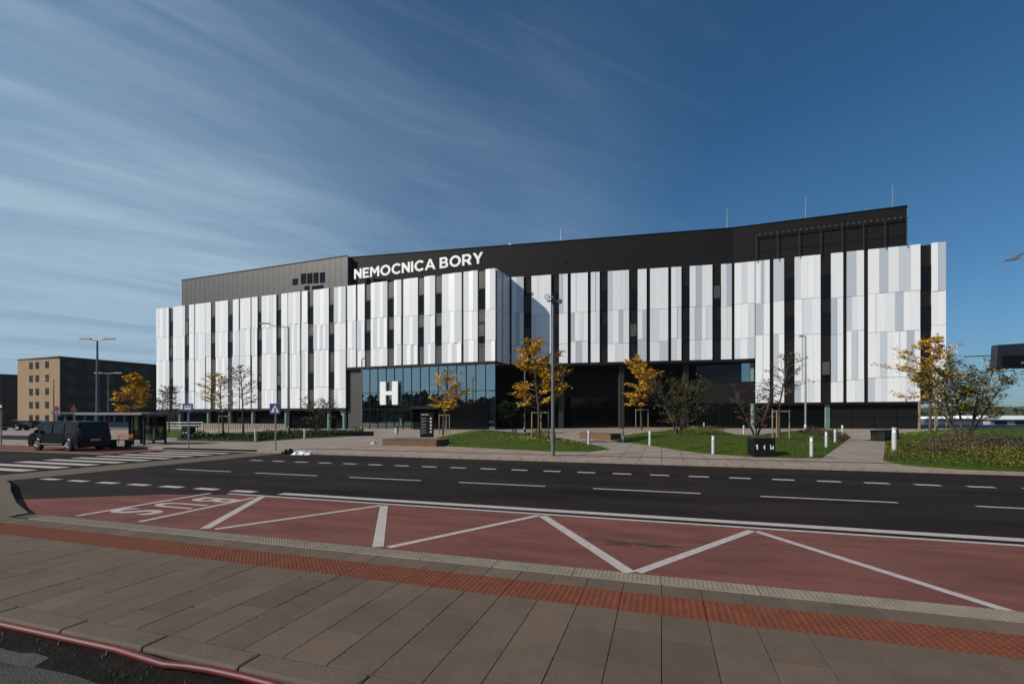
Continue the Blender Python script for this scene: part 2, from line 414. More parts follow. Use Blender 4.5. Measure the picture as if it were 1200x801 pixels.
# verge at lower left : soil and gravel
vb = MB(); nx, ny = 110, 30
for i in range(nx + 1):
    for j in range(ny + 1):
        a_ = -14 + 20 * i / nx; v = -.4 + 3.09 * j / ny
        z = .006 + .02 * math.sin(a_ * 3.1 + v * 5) * math.sin(v * 7.3) + random.uniform(-.012, .012)
        z += max(0, (v - 2.36)) * .26
        if v < 2.36: z = .03 + random.uniform(-.004, .004)
        vb.v.append((a_, v, z))
for i in range(nx):
    for j in range(ny):
        k = i * (ny + 1) + j; vb.f.append((k, k + ny + 1, k + ny + 2, k + 1)); vb.t.append(.5); vb.m.append(1 if -.4 + 3.09 * (j + .5) / ny < 2.40 + .05 * math.sin(i * .3) else 0)
struct(vb.build('verge', ['soil', 'gravel'], rot=TH))
st = MB()
for i in range(80):
    a_ = random.uniform(-7, -1.2); v = random.uniform(2.40, 2.62); r = random.uniform(.002, .007) if random.random() < .93 else .013
    z = .03 + max(0, v - 2.36) * .26
    pts = [(a_ + r * math.cos(t + .5) * random.uniform(.7, 1.2), v + r * math.sin(t + .5) * random.uniform(.6, 1), z) for t in (0, 1.3, 2.5, 3.8, 5)]
    st.hexa([(p[0], p[1], z - .02) for p in pts], [(a_ + (p[0] - a_) * .6, v + (p[1] - v) * .6, z + r * .7) for p in pts], random.random())
tag(st.build('pebbles', mat('pebble', (.14, .13, .115), .9, c2=(.05, .046, .042), nscale=30), rot=TH), 'small pale stones scattered in the dark soil strip', 'gravel', kind='stuff')
pp = []
for px, py in ((-60, 716), (0, 727), (50, 739), (100, 751), (140, 763), (167, 773), (193, 781), (220, 783.5), (250, 786), (290, 795), (320, 805), (380, 835)):
    q = G(px, py, .085); u_, v_ = uv(q.x, q.y); X_, Y_ = xy(u_, min(v_, 2.655)); pp.append(Vector((X_, Y_, .085)))
pb = MB(); pts = []
for i in range(len(pp) - 1):
    for k in range(4): pts.append(pp[i].lerp(pp[i + 1], k / 4) + Vector((0, 0, .02)))
pb.tube(pts, .030, 10)
tag(pb.build('hose', 'pipe', smooth=True), 'red plastic conduit lying in the dark strip beside the kerb', 'pipe')

# ------------------------------------------------------------------ painted markings
def stripe(b, p, q, w, z=.009, cut=None):
    (u0, v0), (u1, v1) = p, q; d = Vector((u1 - u0, v1 - v0)).normalized(); n = Vector((-d.y, d.x)) * w / 2
    ps = [(u0 + n.x, v0 + n.y), (u1 + n.x, v1 + n.y), (u1 - n.x, v1 - n.y), (u0 - n.x, v0 - n.y)]
    pts = [(-a, v, z) for a, v in ps]
    ar = sum(pts[i][0] * pts[(i + 1) % 4][1] - pts[(i + 1) % 4][0] * pts[i][1] for i in range(4))
    if ar < 0: pts.reverse()
    b.quad(pts)
mk = MB()
stripe(mk, (9.3, LV + .05), (-60, LV + .05), .26)                   # wide edge line
stripe(mk, (10.6, LV - .36), (-60, LV - .36), .12)
for i in range(7): stripe(mk, (18.7 - i * 1.3, LV + .05), (18.7 - i * 1.3 - .75, LV + .05), .25)
def uvp(px, py): 
    p = G(px, py) if False else None
    h = CAMH; Y = F * h / (py - YH); X = (px - 600) / F * Y; return uv(X, Y)
for (p, q, w) in (((90, 604.5), (246.5, 577.8), .13), ((163, 611.5), (297, 583.3), .13), ((307, 582), (240, 619.5), .17), ((252, 620), (447, 592.3), .13), ((450, 592.6), (443, 641), .17),
               ((455, 641.5), (631, 604), .13), ((636, 604.6), (738, 671), .17), ((747, 670.5), (881, 622), .14), ((886, 622.6), (1205, 723.5), .13)):
    stripe(mk, uvp(*p), uvp(*q), w)
a_, b_ = uvp(90, 604.5), uvp(163, 611.5)
# lane line between the two carriageway lanes
for i, (x0, x1) in enumerate(((207, 270), (299, 372), (409, 493), (538, 639), (695, 821), (891, 1052), (1144, 1330))):
    ya = 549.7 + .0464 * (x0 - 207); yb = 549.7 + .0464 * (x1 - 207); stripe(mk, uvp(x0, ya), uvp(x1, yb), .13)
u = 17.6
while u > -40:
    stripe(mk, (u, 16.55), (u - .62, 16.55), .25); u -= 1.23
# zebra crossing bars
for i in range(10):
    v = 9.9 + i * 1.02; stripe(mk, (21.9, v), (26.6, v), .52)
stripe(mk, (27.6, 16.75), (70, 16.75), .14)
struct(mk.build('road_markings', 'paint', rot=TH))
struct(sheet('crossing_band', [(19.2, 9.0), (19.2, 20.08), (21.2, 20.08), (21.2, 9.2)], .006, 'kerb'))
# BUS lettering, tops pointing along the travel direction (-u)
for ch, v in (('B', 8.45), ('U', 7.70), ('S', 6.95)):
    me = text_mesh(ch, 1.0, 0, .02)
    xs = [w.co.x for w in me.vertices]; ys = [w.co.y for w in me.vertices]
    for w in me.vertices:
        lx = (w.co.x - (min(xs) + max(xs)) / 2) / (max(xs) - min(xs)) * .47; ly = (w.co.y - min(ys)) / (max(ys) - min(ys)) - .5
        w.co = (-10.25 + ly * 1.25 - (v - 7.7) * -.25, v - lx, .010)
    o = bpy.data.objects.new('bus_lettering', me); col.objects.link(o); o.rotation_euler = (0, 0, TH); me.materials.append(M['paint']); struct(o)
# dark wear on the bay : a splash of cracks and long tyre scuffs
wr_ = MB(); r_ = random.Random(21)
c_uv = uvp(741, 637)
for i in range(46):
    a1 = r_.uniform(0, 6.28); L_ = r_.uniform(.08, .75) * (1.25 if abs(math.cos(a1)) > .7 else .6); s0 = r_.uniform(0, .15); w0 = r_.uniform(.006, .022)
    p_ = (c_uv[0] + math.cos(a1) * s0, c_uv[1] + math.sin(a1) * s0 * .6); q_ = (p_[0] + math.cos(a1 + r_.uniform(-.3, .3)) * L_, p_[1] + math.sin(a1) * L_ * .5)
    stripe(wr_, p_, q_, w0, .0065 + i * .00003)
struct(wr_.build('cracks', mat('crack_dark', (.035, .022, .02), .9, c2=(.06, .03, .026), nscale=12), rot=TH))
sc_f = MB()
for i in range(16):
    u0 = r_.uniform(-9, 9); v0 = r_.uniform(6.2, 9.1); dv = r_.uniform(-.9, .9); L_ = r_.uniform(1.5, 4.5); w0 = r_.uniform(.05, .16); k_ = 10; z_ = .0052 + i * .00006
    pts_ = [(u0 + L_ * t / k_, v0 + dv * (t / k_) ** 2) for t in range(k_ + 1)]
    for t in range(k_):
        (ua, va), (ub, vb_) = pts_[t], pts_[t + 1]; ka, kb_ = math.sin(math.pi * t / k_) * w0 / 2 + .002, math.sin(math.pi * (t + 1) / k_) * w0 / 2 + .002
        if 5.85 < va < 9.2 and 5.85 < vb_ < 9.2: sc_f.quad([(-ub, vb_ - kb_, z_), (-ua, va - ka, z_), (-ua, va + ka, z_), (-ub, vb_ + kb_, z_)])
struct(sc_f.build('tyre_scuffs', mat('scuff', (.16, .062, .05), .9, c2=(.095, .042, .036), nscale=5), rot=TH))
# ------------------------------------------------------------------ lawns
def lawn(name, poly, hmax, slope, m, base=.03):
    P = [G(*p) for p in poly]; pts = [Vector((p.x, p.y)) for p in P]
    dens = []
    for i in range(len(pts)):
        a, b = pts[i], pts[(i + 1) % len(pts)]; n = max(1, int((b - a).length / 1.2))
        for k in range(n): dens.append(a.lerp(b, k / n))
    nb = len(dens)
    x0, x1 = min(p.x for p in dens), max(p.x for p in dens); y0, y1 = min(p.y for p in dens), max(p.y for p in dens)
    def dist(p):
        return min((geometry.intersect_point_line(p, dens[i], dens[(i + 1) % nb])[0] - p).length if 0 <= geometry.intersect_point_line(p, dens[i], dens[(i + 1) % nb])[1] <= 1 else min((dens[i] - p).length, (dens[(i + 1) % nb] - p).length) for i in range(nb))
    def inside(p):
        c = False
        for i in range(nb):
            a, b = dens[i], dens[(i + 1) % nb]
            if (a.y > p.y) != (b.y > p.y) and p.x < (b.x - a.x) * (p.y - a.y) / (b.y - a.y) + a.x: c = not c
        return c
    inner = []; y = y0
    while y < y1:
        x = x0
        while x < x1:
            p = Vector((x + random.uniform(-.2, .2), y + random.uniform(-.2, .2)))
            if inside(p) and dist(p) > .45: inner.append(p)
            x += 1.0
        y += 1.0
    allp = dens + inner
    vs, es, fs, *_ = geometry.delaunay_2d_cdt(allp, [], [list(range(nb))], 1, 1e-4)
    b = MB()
    for p in vs:
        d = 0 if min((p - q).length for q in dens) < .01 else dist(p)
        hh = hmax * (1 - math.exp(-slope * d / max(hmax, .01))) if hmax > 0 else 0
        b.v.append((p.x, p.y, gz(p.x, p.y) + base + hh + (random.uniform(-.02, .02) if d > 0 else 0)))
    for f in fs: b.f.append(tuple(f)); b.t.append(.5); b.m.append(0)
    # edging skirt
    for i in range(nb):
        a, c = dens[i], dens[(i + 1) % nb]
        b.quad([(a.x, a.y, gz(a.x, a.y) - .05), (c.x, c.y, gz(c.x, c.y) - .05), (c.x, c.y, gz(c.x, c.y) + base), (a.x, a.y, gz(a.x, a.y) + base)])
    o = b.build(name, m, smooth=True); struct(o)
    return o, (lambda x, y: gz(x, y) + base + (hmax * (1 - math.exp(-slope * dist(Vector((x, y))) / max(hmax, .01))) if hmax > 0 else 0)), inside, (x0, x1, y0, y1)
LA = [(205, 516), (300, 517.5), (340, 514.5), (400, 511.5), (437, 509.8), (437, 507), (395, 505), (350, 503.5), (300, 506), (240, 508.5)]
LA2 = [(172, 513), (228, 511.5), (236, 506.5), (225, 504), (178, 504)]
LB = [(511, 522), (512, 513), (545, 506), (575, 505), (620, 508.5), (665, 514.5), (714, 526), (690, 529), (640, 528.5), (580, 525.5)]
LC = [(716, 516), (717, 512), (750, 507.5), (780, 504.5), (800, 504), (846, 505), (862, 509), (880, 511.5), (895, 508.5), (925, 505), (945, 504), (970, 506), (997, 512), (962, 536.5), (930, 536.5), (880, 535), (830, 531.5), (790, 526.5), (760, 521.5)]
LD = [(1035, 539.5), (1038, 512), (1052, 507.5), (1090, 504.5), (1150, 503), (1330, 503), (1340, 558), (1200, 553), (1120, 549.5), (1060, 545)]
lawns = [lawn('lawn', LA, .15, .1, 'grass'), lawn('lawn', LA2, .15, .1, 'grass'), lawn('lawn', LB, .45, .16, 'grass'), lawn('lawn', LC, .40, .12, 'grass'), lawn('lawn', LD, .75, .12, 'grass')]
def height(x, y):
    for o, h, ins, bb in lawns:
        if bb[0] <= x <= bb[1] and bb[2] <= y <= bb[3] and ins(Vector((x, y))): return h(x, y)
    return gz(x, y)
def GH(px, py):
    p = G(px, py); p.z = height(p.x, p.y); return p
# short grass blades
def blades(name, lw, n, label, hh=.055):
    o, h, ins, bb = lw; b = MB(); k = 0; tries = 0
    while k < n and tries < n * 12:
        tries += 1
        x = random.uniform(bb[0], bb[1]); y = random.uniform(bb[2], bb[3])
        if random.random() > (26 / y) ** 2: continue
        if not ins(Vector((x, y))): continue
        z = h(x, y) - .01; a = random.uniform(0, 6.28); w = random.uniform(.02, .05); t = random.uniform(.5, 1.5) * hh
        b.quad([(x - w * math.cos(a), y - w * math.sin(a), z), (x + w * math.cos(a), y + w * math.sin(a), z), (x + random.uniform(-.05, .05), y + random.uniform(-.05, .05), z + t)], random.random()); k += 1
    tag(b.build(name, foliage('grass_blade', [(.022, .044, .004), (.046, .085, .006), (.085, .125, .012)])), label, 'grass', kind='stuff')
pass
blades('grass', lawns[2], 2600, 'short green grass on the mound beside the brown seat wall')
blades('grass', lawns[3], 3600, 'short green grass around the black cube sign')
blades('grass', lawns[4], 2600, 'short green grass on the rise at the right edge')
def litter(px, py, rad, n, label, m):
    c = GH(px, py); b = MB()
    for i in range(n):
        r = rad * math.sqrt(random.random()) * random.uniform(.5, 1.3); a1 = random.uniform(0, 6.28); x, y = c.x + r * math.cos(a1), c.y + r * math.sin(a1); z = height(x, y) + .03
        t = random.uniform(0, 6.28); q = random.uniform(.03, .06); d1 = Vector((math.cos(t), math.sin(t), random.uniform(-.3, .3))) * q; d2 = Vector((-math.sin(t), math.cos(t), random.uniform(-.1, .5))) * q * .7; p = Vector((x, y, z))
        b.quad([p - d1, p - d2, p + d1, p + d2], random.random())
    tag(b.build('fallen_leaves', m), label, 'fallen leaves', kind='stuff')
litter(632, 519.5, 3.2, 420, 'fallen orange leaves under the large orange tree', ORANGE)
litter(752, 504, 3.5, 380, 'fallen orange leaves under the layered orange tree', ORANGE)
litter(519, 510, 3.0, 320, 'fallen orange leaves under the tree at the entrance glass', ORANGE)
litter(1090, 511, 4.0, 380, 'fallen yellow leaves under the staked yellow tree', YELLOW)
litter(914, 519, 3.5, 260, 'fallen brown leaves under the bare reddish tree', RUST)
def cover(name, pxpoly, n, size, hh, m, label, cat='ground cover'):
    """a bed of leafy ground cover inside a polygon given on the ground"""
    P = [G(*p) for p in pxpoly]; pts = [(p.x, p.y) for p in P]
    x0, x1 = min(p[0] for p in pts), max(p[0] for p in pts); y0, y1 = min(p[1] for p in pts), max(p[1] for p in pts); b = MB(); k = 0; tries = 0
    hm = [(random.uniform(x0, x1), random.uniform(y0, y1), random.uniform(.4, 1.1), random.uniform(.4, 1.6)) for _ in range(70)]
    while k < n and tries < n * 20:
        tries += 1
        x = random.uniform(x0, x1); y = random.uniform(y0, y1); c = False
        for i in range(len(pts)):
            a, d = pts[i], pts[(i + 1) % len(pts)]
            if (a[1] > y) != (d[1] > y) and x < (d[0] - a[0]) * (y - a[1]) / (d[1] - a[1]) + a[0]: c = not c
        if not c: continue
        z = height(x, y); lo = .35 + sum(max(0, 1 - math.hypot(x - q[0], y - q[1]) / q[2]) * q[3] for q in hm)
        if lo < .5 and random.random() < .75: continue
        zz_ = z + random.random() * hh * min(lo, 1.8); s = size * random.uniform(.6, 1.4); a1 = random.uniform(0, 6.28); t1 = random.uniform(-.9, .9)
        dx = Vector((math.cos(a1), math.sin(a1), t1 * .5)) * s; dy = Vector((-math.sin(a1) * .5, math.cos(a1) * .5, random.uniform(.2, 1))) * s; p = Vector((x, y, zz_))
        b.quad([p - dx * .5, p - dy * .2 + dx * .1, p + dx * .5, p + dy], min(1, max(0, random.gauss(.3 + .4 * min(lo, 1.2), .25)))); k += 1
    return tag(b.build(name, m), label, cat, kind='stuff')
cover('ground_cover', [(1036, 539), (1040, 522), (1075, 520), (1120, 527), (1200, 528), (1300, 528), (1320, 556), (1200, 552), (1120, 548.7), (1060, 544)], 19000, .055, .26, COVER, 'low yellow green leafy planting at the corner of the right lawn')
cover('ground_cover', [(1075, 532), (1090, 527), (1200, 532), (1300, 536), (1300, 545), (1200, 541), (1100, 538)], 7000, .06, .38, DRY, 'brownish dry planting under the multi stemmed tree at right')
cover('ground_cover', [(935, 511), (950, 505), (970, 506.5), (995, 512), (985, 519), (965, 514)], 6000, .07, .3, DRY, 'olive and brown low planting by the bollards of the diagonal path')
cover('ground_cover', [(206, 515.8), (300, 517.2), (340, 514.2), (400, 511.3), (436, 509.5), (436, 508), (390, 508), (330, 510), (290, 512), (230, 513)], 12000, .10, .35, DARKG, 'dark low hedge planting along the left lawn edge')
cover('ground_cover', [(797, 510), (812, 507), (845, 507), (850, 509), (820, 512)], 1800, .08, .3, OLIVE, 'small patch of leafy plants on the middle lawn')
cover('ground_cover', [(612, 517), (628, 514), (652, 516), (650, 520), (628, 521)], 700, .08, .3, OLIVE, 'small plants round the foot of the staked orange tree')

# ------------------------------------------------------------------ hospital building
def kx(px): return (px - 600) / F
class Seg:
    def __init__(s, A, B): s.A = Vector(A); s.B = Vector(B); s.d = (s.B - s.A).normalized(); s.n = Vector((s.d.y, -s.d.x))   # n points to the camera side
    def at(s, px, off=0):
        k = kx(px); A = s.A + s.n * off; B = s.B + s.n * off; d = B - A
        t = (k * A.y - A.x) / (d.x - k * d.y); return A + d * t
W0, W2, W3 = (-63.2, 83.5), (-2.1, 60.5), (-.35, 64.6)
SL = Seg(W0, W2); SB = Seg((-24.3, 69.6), (27.61, 58.62)); SR = Seg((27.61, 58.62), (47.3, 51.3)); SS = Seg(W2, W3)
hosp = thing('hospital_building', (0, 0, 0), 'large white and black hospital with vertical panel facade and rooftop lettering', 'hospital')
GZ = lambda p: gz(p.x, p.y)
BK = Vector((8, 24))
def body(name, pts, z0, z1, m): return MB().prism([(p[0], p[1]) for p in pts], z0, z1).build(name, m, hosp)
PO = .10   # panels stand this far in front of the wall
TOP, PTOP = 20.85, 25.4
wl = SL.at(183.5); w1 = SL.at(406); w2 = Vector(W2); 
def back(p, k=24): return Vector((p[0] + k * .36, p[1] + k * .93))
body('wall', [wl, w1, back(w1), back(wl)], 3.0, TOP, 'grey_wall')
w2i = Vector(W2) ; w3 = Vector(W3)
body('wall', [w1, w2i, w3 + Vector((.05, 0)), back(w3, 16), back(w1)], 9.0, TOP, 'grey_wall')
bl, b1 = SB.A, SB.B
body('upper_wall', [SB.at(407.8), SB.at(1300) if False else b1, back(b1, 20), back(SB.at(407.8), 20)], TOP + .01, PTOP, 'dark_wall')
body('wall', [Vector(W3) + Vector((.1, 0)), b1, back(b1, 20), back(w3, 15)], 9.0, TOP, 'dark_wall')
rc = SR.at(885); r2 = Vector((47.3, 51.3)); rp = SR.at(1062.7)
body('wall', [b1 , rc, back(rc, 20), back(b1, 20)], 9.0, TOP, 'dark_wall')
body('wall', [rc, r2, back(r2, 20), back(rc, 20)], 3.5, TOP, 'dark_wall')
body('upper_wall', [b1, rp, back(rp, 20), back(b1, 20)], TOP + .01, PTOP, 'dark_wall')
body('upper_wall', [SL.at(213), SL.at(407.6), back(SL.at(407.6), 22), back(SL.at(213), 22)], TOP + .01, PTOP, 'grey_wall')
# parapet caps
cp = MB()
def cap(seg, x0, x1, z, over=.06, th=.12):
    a, b = seg.at(x0, over), seg.at(x1, over); a2, b2 = seg.at(x0, -.5), seg.at(x1, -.5)
    cp.prism([a, b, b2, a2], z, z + th)
cap(SL, 212.6, 407.4, PTOP + .002); cap(SB, 408.2, (27.61 / 58.62) * F + 600, PTOP + .002); cap(SR, (27.61 / 58.62) * F + 600.2, 1063.5, PTOP + .002)
cp.build('parapet_cap', 'black', hosp)
# vertical standing seams on the penthouse walls
sm = MB()
def seams(seg, x0, x1, z0, z1, pitch, mb):
    a, b = seg.at(x0, 0), seg.at(x1, 0); L = (b - a).length; n = int(L / pitch)
    for i in range(n + 1):
        p = a + seg.d * (i * pitch); q = p + seg.d * .035
        mb.prism([p + seg.n * .015, q + seg.n * .015, q - seg.n * .01, p - seg.n * .01], z0, z1)
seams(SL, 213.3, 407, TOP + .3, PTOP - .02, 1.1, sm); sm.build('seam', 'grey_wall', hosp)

SEAM = [TOP + .15, 15.85, 11.7, 6.15]
def panel_col(seg, x0, x1, zb, rnd):
    b = MB(); p, q = seg.at(x0, PO), seg.at(x1, PO); L = (q - p).length
    rows = [SEAM[0]] + [z + rnd.uniform(-.28, .28) for z in SEAM[1:] if z > zb + 1.2] + [zb]
    for r in range(len(rows) - 1):
        n = max(1, int(round(L / rnd.choice((.6, .75, 1.0))))) if L > 1.3 else rnd.choice((1, 2) if L > .9 else (1,))
        cuts = [0] + sorted(min(.94, max(.06, (i + rnd.uniform(-.18, .18)) / n)) for i in range(1, n)) + [1]
        ph = rnd.choice((0, 1)); edge = rnd.uniform(.07, .15)
        for i in range(len(cuts) - 1):
            a = p + seg.d * (cuts[i] * L + .006); c = p + seg.d * (cuts[i + 1] * L - .006)
            if seg is SL:
                if i % 2 == ph: e0, e1, tn = .02, edge, rnd.choice((.9, 1, .8))
                else: e0, e1, tn = edge, .03, rnd.choice((1, 1, .7))
            else:
                e0 = rnd.uniform(.02, .07); e1 = e0 + rnd.uniform(-.03, .03); tn = rnd.choice((1, 1, .95, .85)) if i % 2 == ph else rnd.choice((.0, .2, .5, .6, 1))
            tn = min(1, max(0, tn + rnd.uniform(-.05, .05)))
            fa, fc = a + seg.n * e0, c + seg.n * e1; ba, bc = a - seg.n * (PO - .02), c - seg.n * (PO - .02)
            b.prism([fa, fc, bc, ba], rows[r + 1] + .018, rows[r] - .018, tn)
    return b.build('cladding_panel', 'panel', hosp)
rnd = random.Random(11)
LCOL = [(183.5, 198.5), (203, 217), (221.8, 227.8), (228.9, 240.4), (241.6, 247.3), (253, 267.4), (273, 280.3), (281.5, 293.7), (295.5, 302), (307.2, 324.3), (329.7, 337.2), (338.4, 351.9), (353.7, 361.1), (368, 385.4), (392, 405.2)]
for a, b in LCOL: panel_col(SL, a, b, 3.15, rnd)
MCOL = [(407.3, 417.3), (419, 427.7), (434.6, 454), (461.8, 470.3), (472.9, 489.8), (497.2, 509.9), (518.3, 541), (543.7, 559.9), (569, 580.6)]
for a, b in MCOL: panel_col(SL, a, b, 9.05, rnd)
# side of the projecting wing
for a, b in ((.05, .40), (.47, .98)):
    s2 = Seg(W2, W3); mb = MB(); L = (s2.B - s2.A).length
    for r in range(3):
        rows = [SEAM[0], 15.85, 11.7, 9.05]
        p, q = s2.A + s2.d * (a * L), s2.A + s2.d * (b * L)
        mb.prism([p + s2.n * .12, q + s2.n * .10, q - s2.n * -.02, p - s2.n * -.02], rows[r + 1] + .018, rows[r] - .018, .8)
    mb.build('cladding_panel', 'panel', hosp)
R1C = [(599.6, 613.7), (622.8, 645.8), (655.2, 665.3), (669, 688.9), (692.3, 702.7), (712.2, 737.1), (747.3, 757.7), (761.8, 783), (786.7, 798.5), (808.3, 834.7), (845.1, 857.5)]
for a, b in R1C: panel_col(SB, a, b, 9.05, rnd)
panel_col(SR, 860.8, 884.5, 9.05, rnd)
for a, b in [(885.3, 902), (906.5, 918.9), (931.2, 961.6), (973.9, 988.1), (992.3, 1012.5), (1017.4, 1078.4), (1091.5, 1108.4)]: panel_col(SR, a, b, 3.58, rnd)
# windows in the dark strips
BR = random.Random(4)
M['pane_reflection'] = mat('painted_reflection', (.07, .07, .072), .6, c2=(.05, .05, .052), nscale=2)
def window(seg, x0, x1, z0, z1, frame='black', proud=.03):
    a, c = seg.at(x0, 0), seg.at(x1, 0); L = (c - a).length; w = .07
    f = MB()
    def bx(s0, s1, n0, n1, za, zb, mb):
        p, q = a + seg.d * s0, a + seg.d * s1
        mb.prism([p + seg.n * n1, q + seg.n * n1, q + seg.n * n0, p + seg.n * n0], za, zb)
    bx(0, w, .003, .09, z0, z1, f); bx(L - w, L, .003, .09, z0, z1, f)
    bx(w, L - w, .003, .09, z0, z0 + w, f); bx(w, L - w, .003, .10, z1 - .2, z1, f)
    o = f.build('window', frame, hosp)
    g_ = MB(); bx(w, L - w, .004, .03, z0 + w, z1 - .2, g_); pg = g_.build('pane', 'glass_dark', o)
    if BR.random() < .22:  # some panes get a lighter sheet, a reflection painted as colour
        bl = MB(); zz0 = z0 + w + (z1 - z0) * BR.choice((0, .3, .55)); bx(w + .02, L - w - .02, .034, .04, zz0, z1 - .2, bl); bl.build('pane_reflection', 'pane_reflection', o)
LG = [(198.5, 203), (217, 221.8), (247.3, 253), (267.4, 273), (302, 307.2), (324.3, 329.7), (361.1, 368), (385.4, 392)]
WZ = [(15.9, 18.6), (11.5, 14.2), (6.0, 8.6)]
for a, b in LG:
    for z0, z1 in WZ: window(SL, a + .3, b - .3, z0, z1)
for a, b in [(427.7, 434.6), (454, 461.8), (489.8, 497.2), (509.9, 518.3), (559.9, 569)]:
    for z0, z1 in WZ[:2]: window(SL, a + .4, b - .4, z0, z1)
for a, b in [(613.7, 622.8), (645.8, 655.2), (702.7, 712.2), (737.1, 747.3), (798.5, 808.3), (834.7, 845.1)]:
    for z0, z1 in WZ[:2]: window(SB, a + .5, b - .5, z0, z1)
for a, b in [(918.9, 931.2), (961.6, 973.9), (1078.4, 1091.5)]:
    for z0, z1 in WZ: window(SR, a + .6, b - .6, z0, z1)
def flat(seg, x0, x1, z0, z1, m, name, n0=.003, n1=.06, parent=hosp):
    a, c = seg.at(x0, 0), seg.at(x1, 0)
    return MB().prism([a + seg.n * n1, c + seg.n * n1, c + seg.n * n0, a + seg.n * n0], z0, z1).build(name, m, parent)
for x0, x1, y0, y1 in ((343, 349, 326.5, 333.5), (353, 358.5, 320.5, 332.3), (360, 366, 320, 332), (367.5, 373, 319.5, 331.5), (375, 380.6, 319, 331), (357, 362.6, 335, 339.8), (366, 379, 334.5, 338.5)):
    Z = SL.at((x0 + x1) / 2).y; flat(SL, x0, x1, zat(y1, Z), zat(y0, Z), 'glass_dark', 'vent_window')
Z = SB.at(662).y; flat(SB, 660, 664.5, zat(309.5, Z), zat(304.5, Z), 'black', 'vent_window')
# floor band lines across the dark strips
for seg, x0, x1, zb in ((SL, 184, 580, 9.1), (SB, 600, 851, 9.1), (SR, 855, 1108, 9.1)):
    for z in (11.1, 15.5):
        flat(seg, x0, x1, z - .03, z + .03, 'black', 'joint_trim', .002, .015)
# soffit trims (dark lower edge)
flat(SL, 184, 405.8, 2.82, 3.12, 'black', 'fascia', -.3, .12); flat(SL, 406.2, 581, 8.72, 9.0, 'black', 'fascia', -.3, .12)
flat(SB, 600, 852, 8.72, 8.998, 'black', 'fascia', -.3, .12); flat(SR, 854, 884.8, 8.72, 8.998, 'black', 'fascia', -.3, .12); flat(SR, 885.2, 1082, 3.3, 3.498, 'black', 'fascia', -.3, .12)
# ground floor, left part: set-back glazing with mullions and pale green columns
def glazing(seg, x0, x1, z0, z1, off, gm, pitch, name='glazing', bar='black', rails=()):
    a, c = seg.at(x0, off), seg.at(x1, off); L = (c - a).length
    g_ = MB().prism([a, c, c - seg.n * .04, a - seg.n * .04], z0, z1).build(name, gm, hosp)
    mb = MB(); n = max(1, int(round(L / pitch)))
    for i in range(n + 1):
        p = a + seg.d * (L * i / n - .03); q = p + seg.d * .06
        mb.prism([p + seg.n * .08, q + seg.n * .08, q + seg.n * .003, p + seg.n * .003], z0, z1)
    for z in rails:
        mb.prism([a + seg.n * .06, c + seg.n * .06, c + seg.n * .004, a + seg.n * .004], z - .04, z + .04)
    mb.build('mullion', bar, g_); return g_
glazing(SL, 184, 423, -.35, 2.85, -1.0, 'glass_dark', 1.6, 'ground_floor_glazing')
gc = MB()
for x in (212, 245, 270, 297, 336, 386, 404): 
    p = SL.at(x, -.55); MB().tube([(p.x, p.y, -.4), (p.x, p.y, 2.9)], .30, 12).build('column', 'green_glass', hosp, smooth=True)
a_, c_ = SL.at(184, -1.1), SL.at(423, -1.1)
body('ground_floor_wall', [a_, c_, back(c_, 20), back(a_, 20)], -.6, 2.98, 'black')
# dark wall beside the entrance glass
flat(SL, 406.2, 423.5, -.2, 8.7, 'grey_wall', 'wall', -.9, -.35)
# entrance hall
glazing(SL, 424, 580.6, .05, 8.72, -.12, 'glass_blue', 1.42, 'entrance_glazing', rails=(5.3, 2.9))
SSg = Seg(SL.at(580.8, -.12), Vector(W3) + Vector((-.15, 0)))
mb = MB(); p, q = SSg.A, SSg.B
mb.prism([p, q, q - SSg.n * .04, p - SSg.n * .04], .05, 8.72); mb.build('side_glazing', 'glass_blue', hosp)
p = SL.at(578.5, -.5); MB().tube([(p.x, p.y, 0), (p.x, p.y, 8.75)], .28, 14).build('column', 'green_glass', hosp, smooth=True)
hall = [SL.at(424, -.2), SL.at(580.2, -.2)]
inn = MB(); a_, c_ = SL.at(424, -9), SL.at(582, -5.0)
inn.prism([a_, c_, c_ - SL.n * .2, a_ - SL.n * .2], 0, 8.9); inn.build('hall_back_wall', mat('hall_grey', (.05, .055, .055), .8), hosp)
inn = MB(); p0, p1 = SL.at(424, -.4), SL.at(424, -9)
inn.prism([p0, SL.at(580, -.4), SL.at(580, -4.5), p1], .0, .06); inn.build('hall_floor', mat('hall_floor', (.09, .085, .08), .5), hosp)
inn = MB(); inn.prism([SL.at(424.5, -.5), SL.at(578, -.5), SL.at(578, -5), SL.at(424.5, -9)], 4.9, 5.2); inn.prism([SL.at(424.5, -.5), SL.at(578, -.5), SL.at(578, -5), SL.at(424.5, -9)], 8.8, 8.95)
inn.build('hall_slab', 'black', hosp)
stm = mat('hall_pale', (.75, .85, .76), .6)
inn = MB()
for i in range(14):
    x = 478 + i * 2.1; p, q = SL.at(x, -2.4), SL.at(x + 2.2, -2.4); z0 = 2.6 + i * .2
    inn.prism([p, q, q - SL.n * 1.4, p - SL.n * 1.4], z0, z0 + .22)
inn.build('staircase', 'black', hosp)
inn = MB()
for x0, x1, z0, z1 in ((473, 479, 3.3, 4.8), (481, 489, 3.7, 5.4), (491, 497, 4.2, 6.0), (499, 509, 4.7, 6.3), (446, 452, .8, 2.6), (454, 461, .8, 2.7), (463, 470, .6, 2.2)):
    p, q = SL.at(x0, -3.9), SL.at(x1, -3.9); inn.prism([p, q, q - SL.n * .1, p - SL.n * .1], z0, z1)
inn.build('hall_panel', stm, hosp)
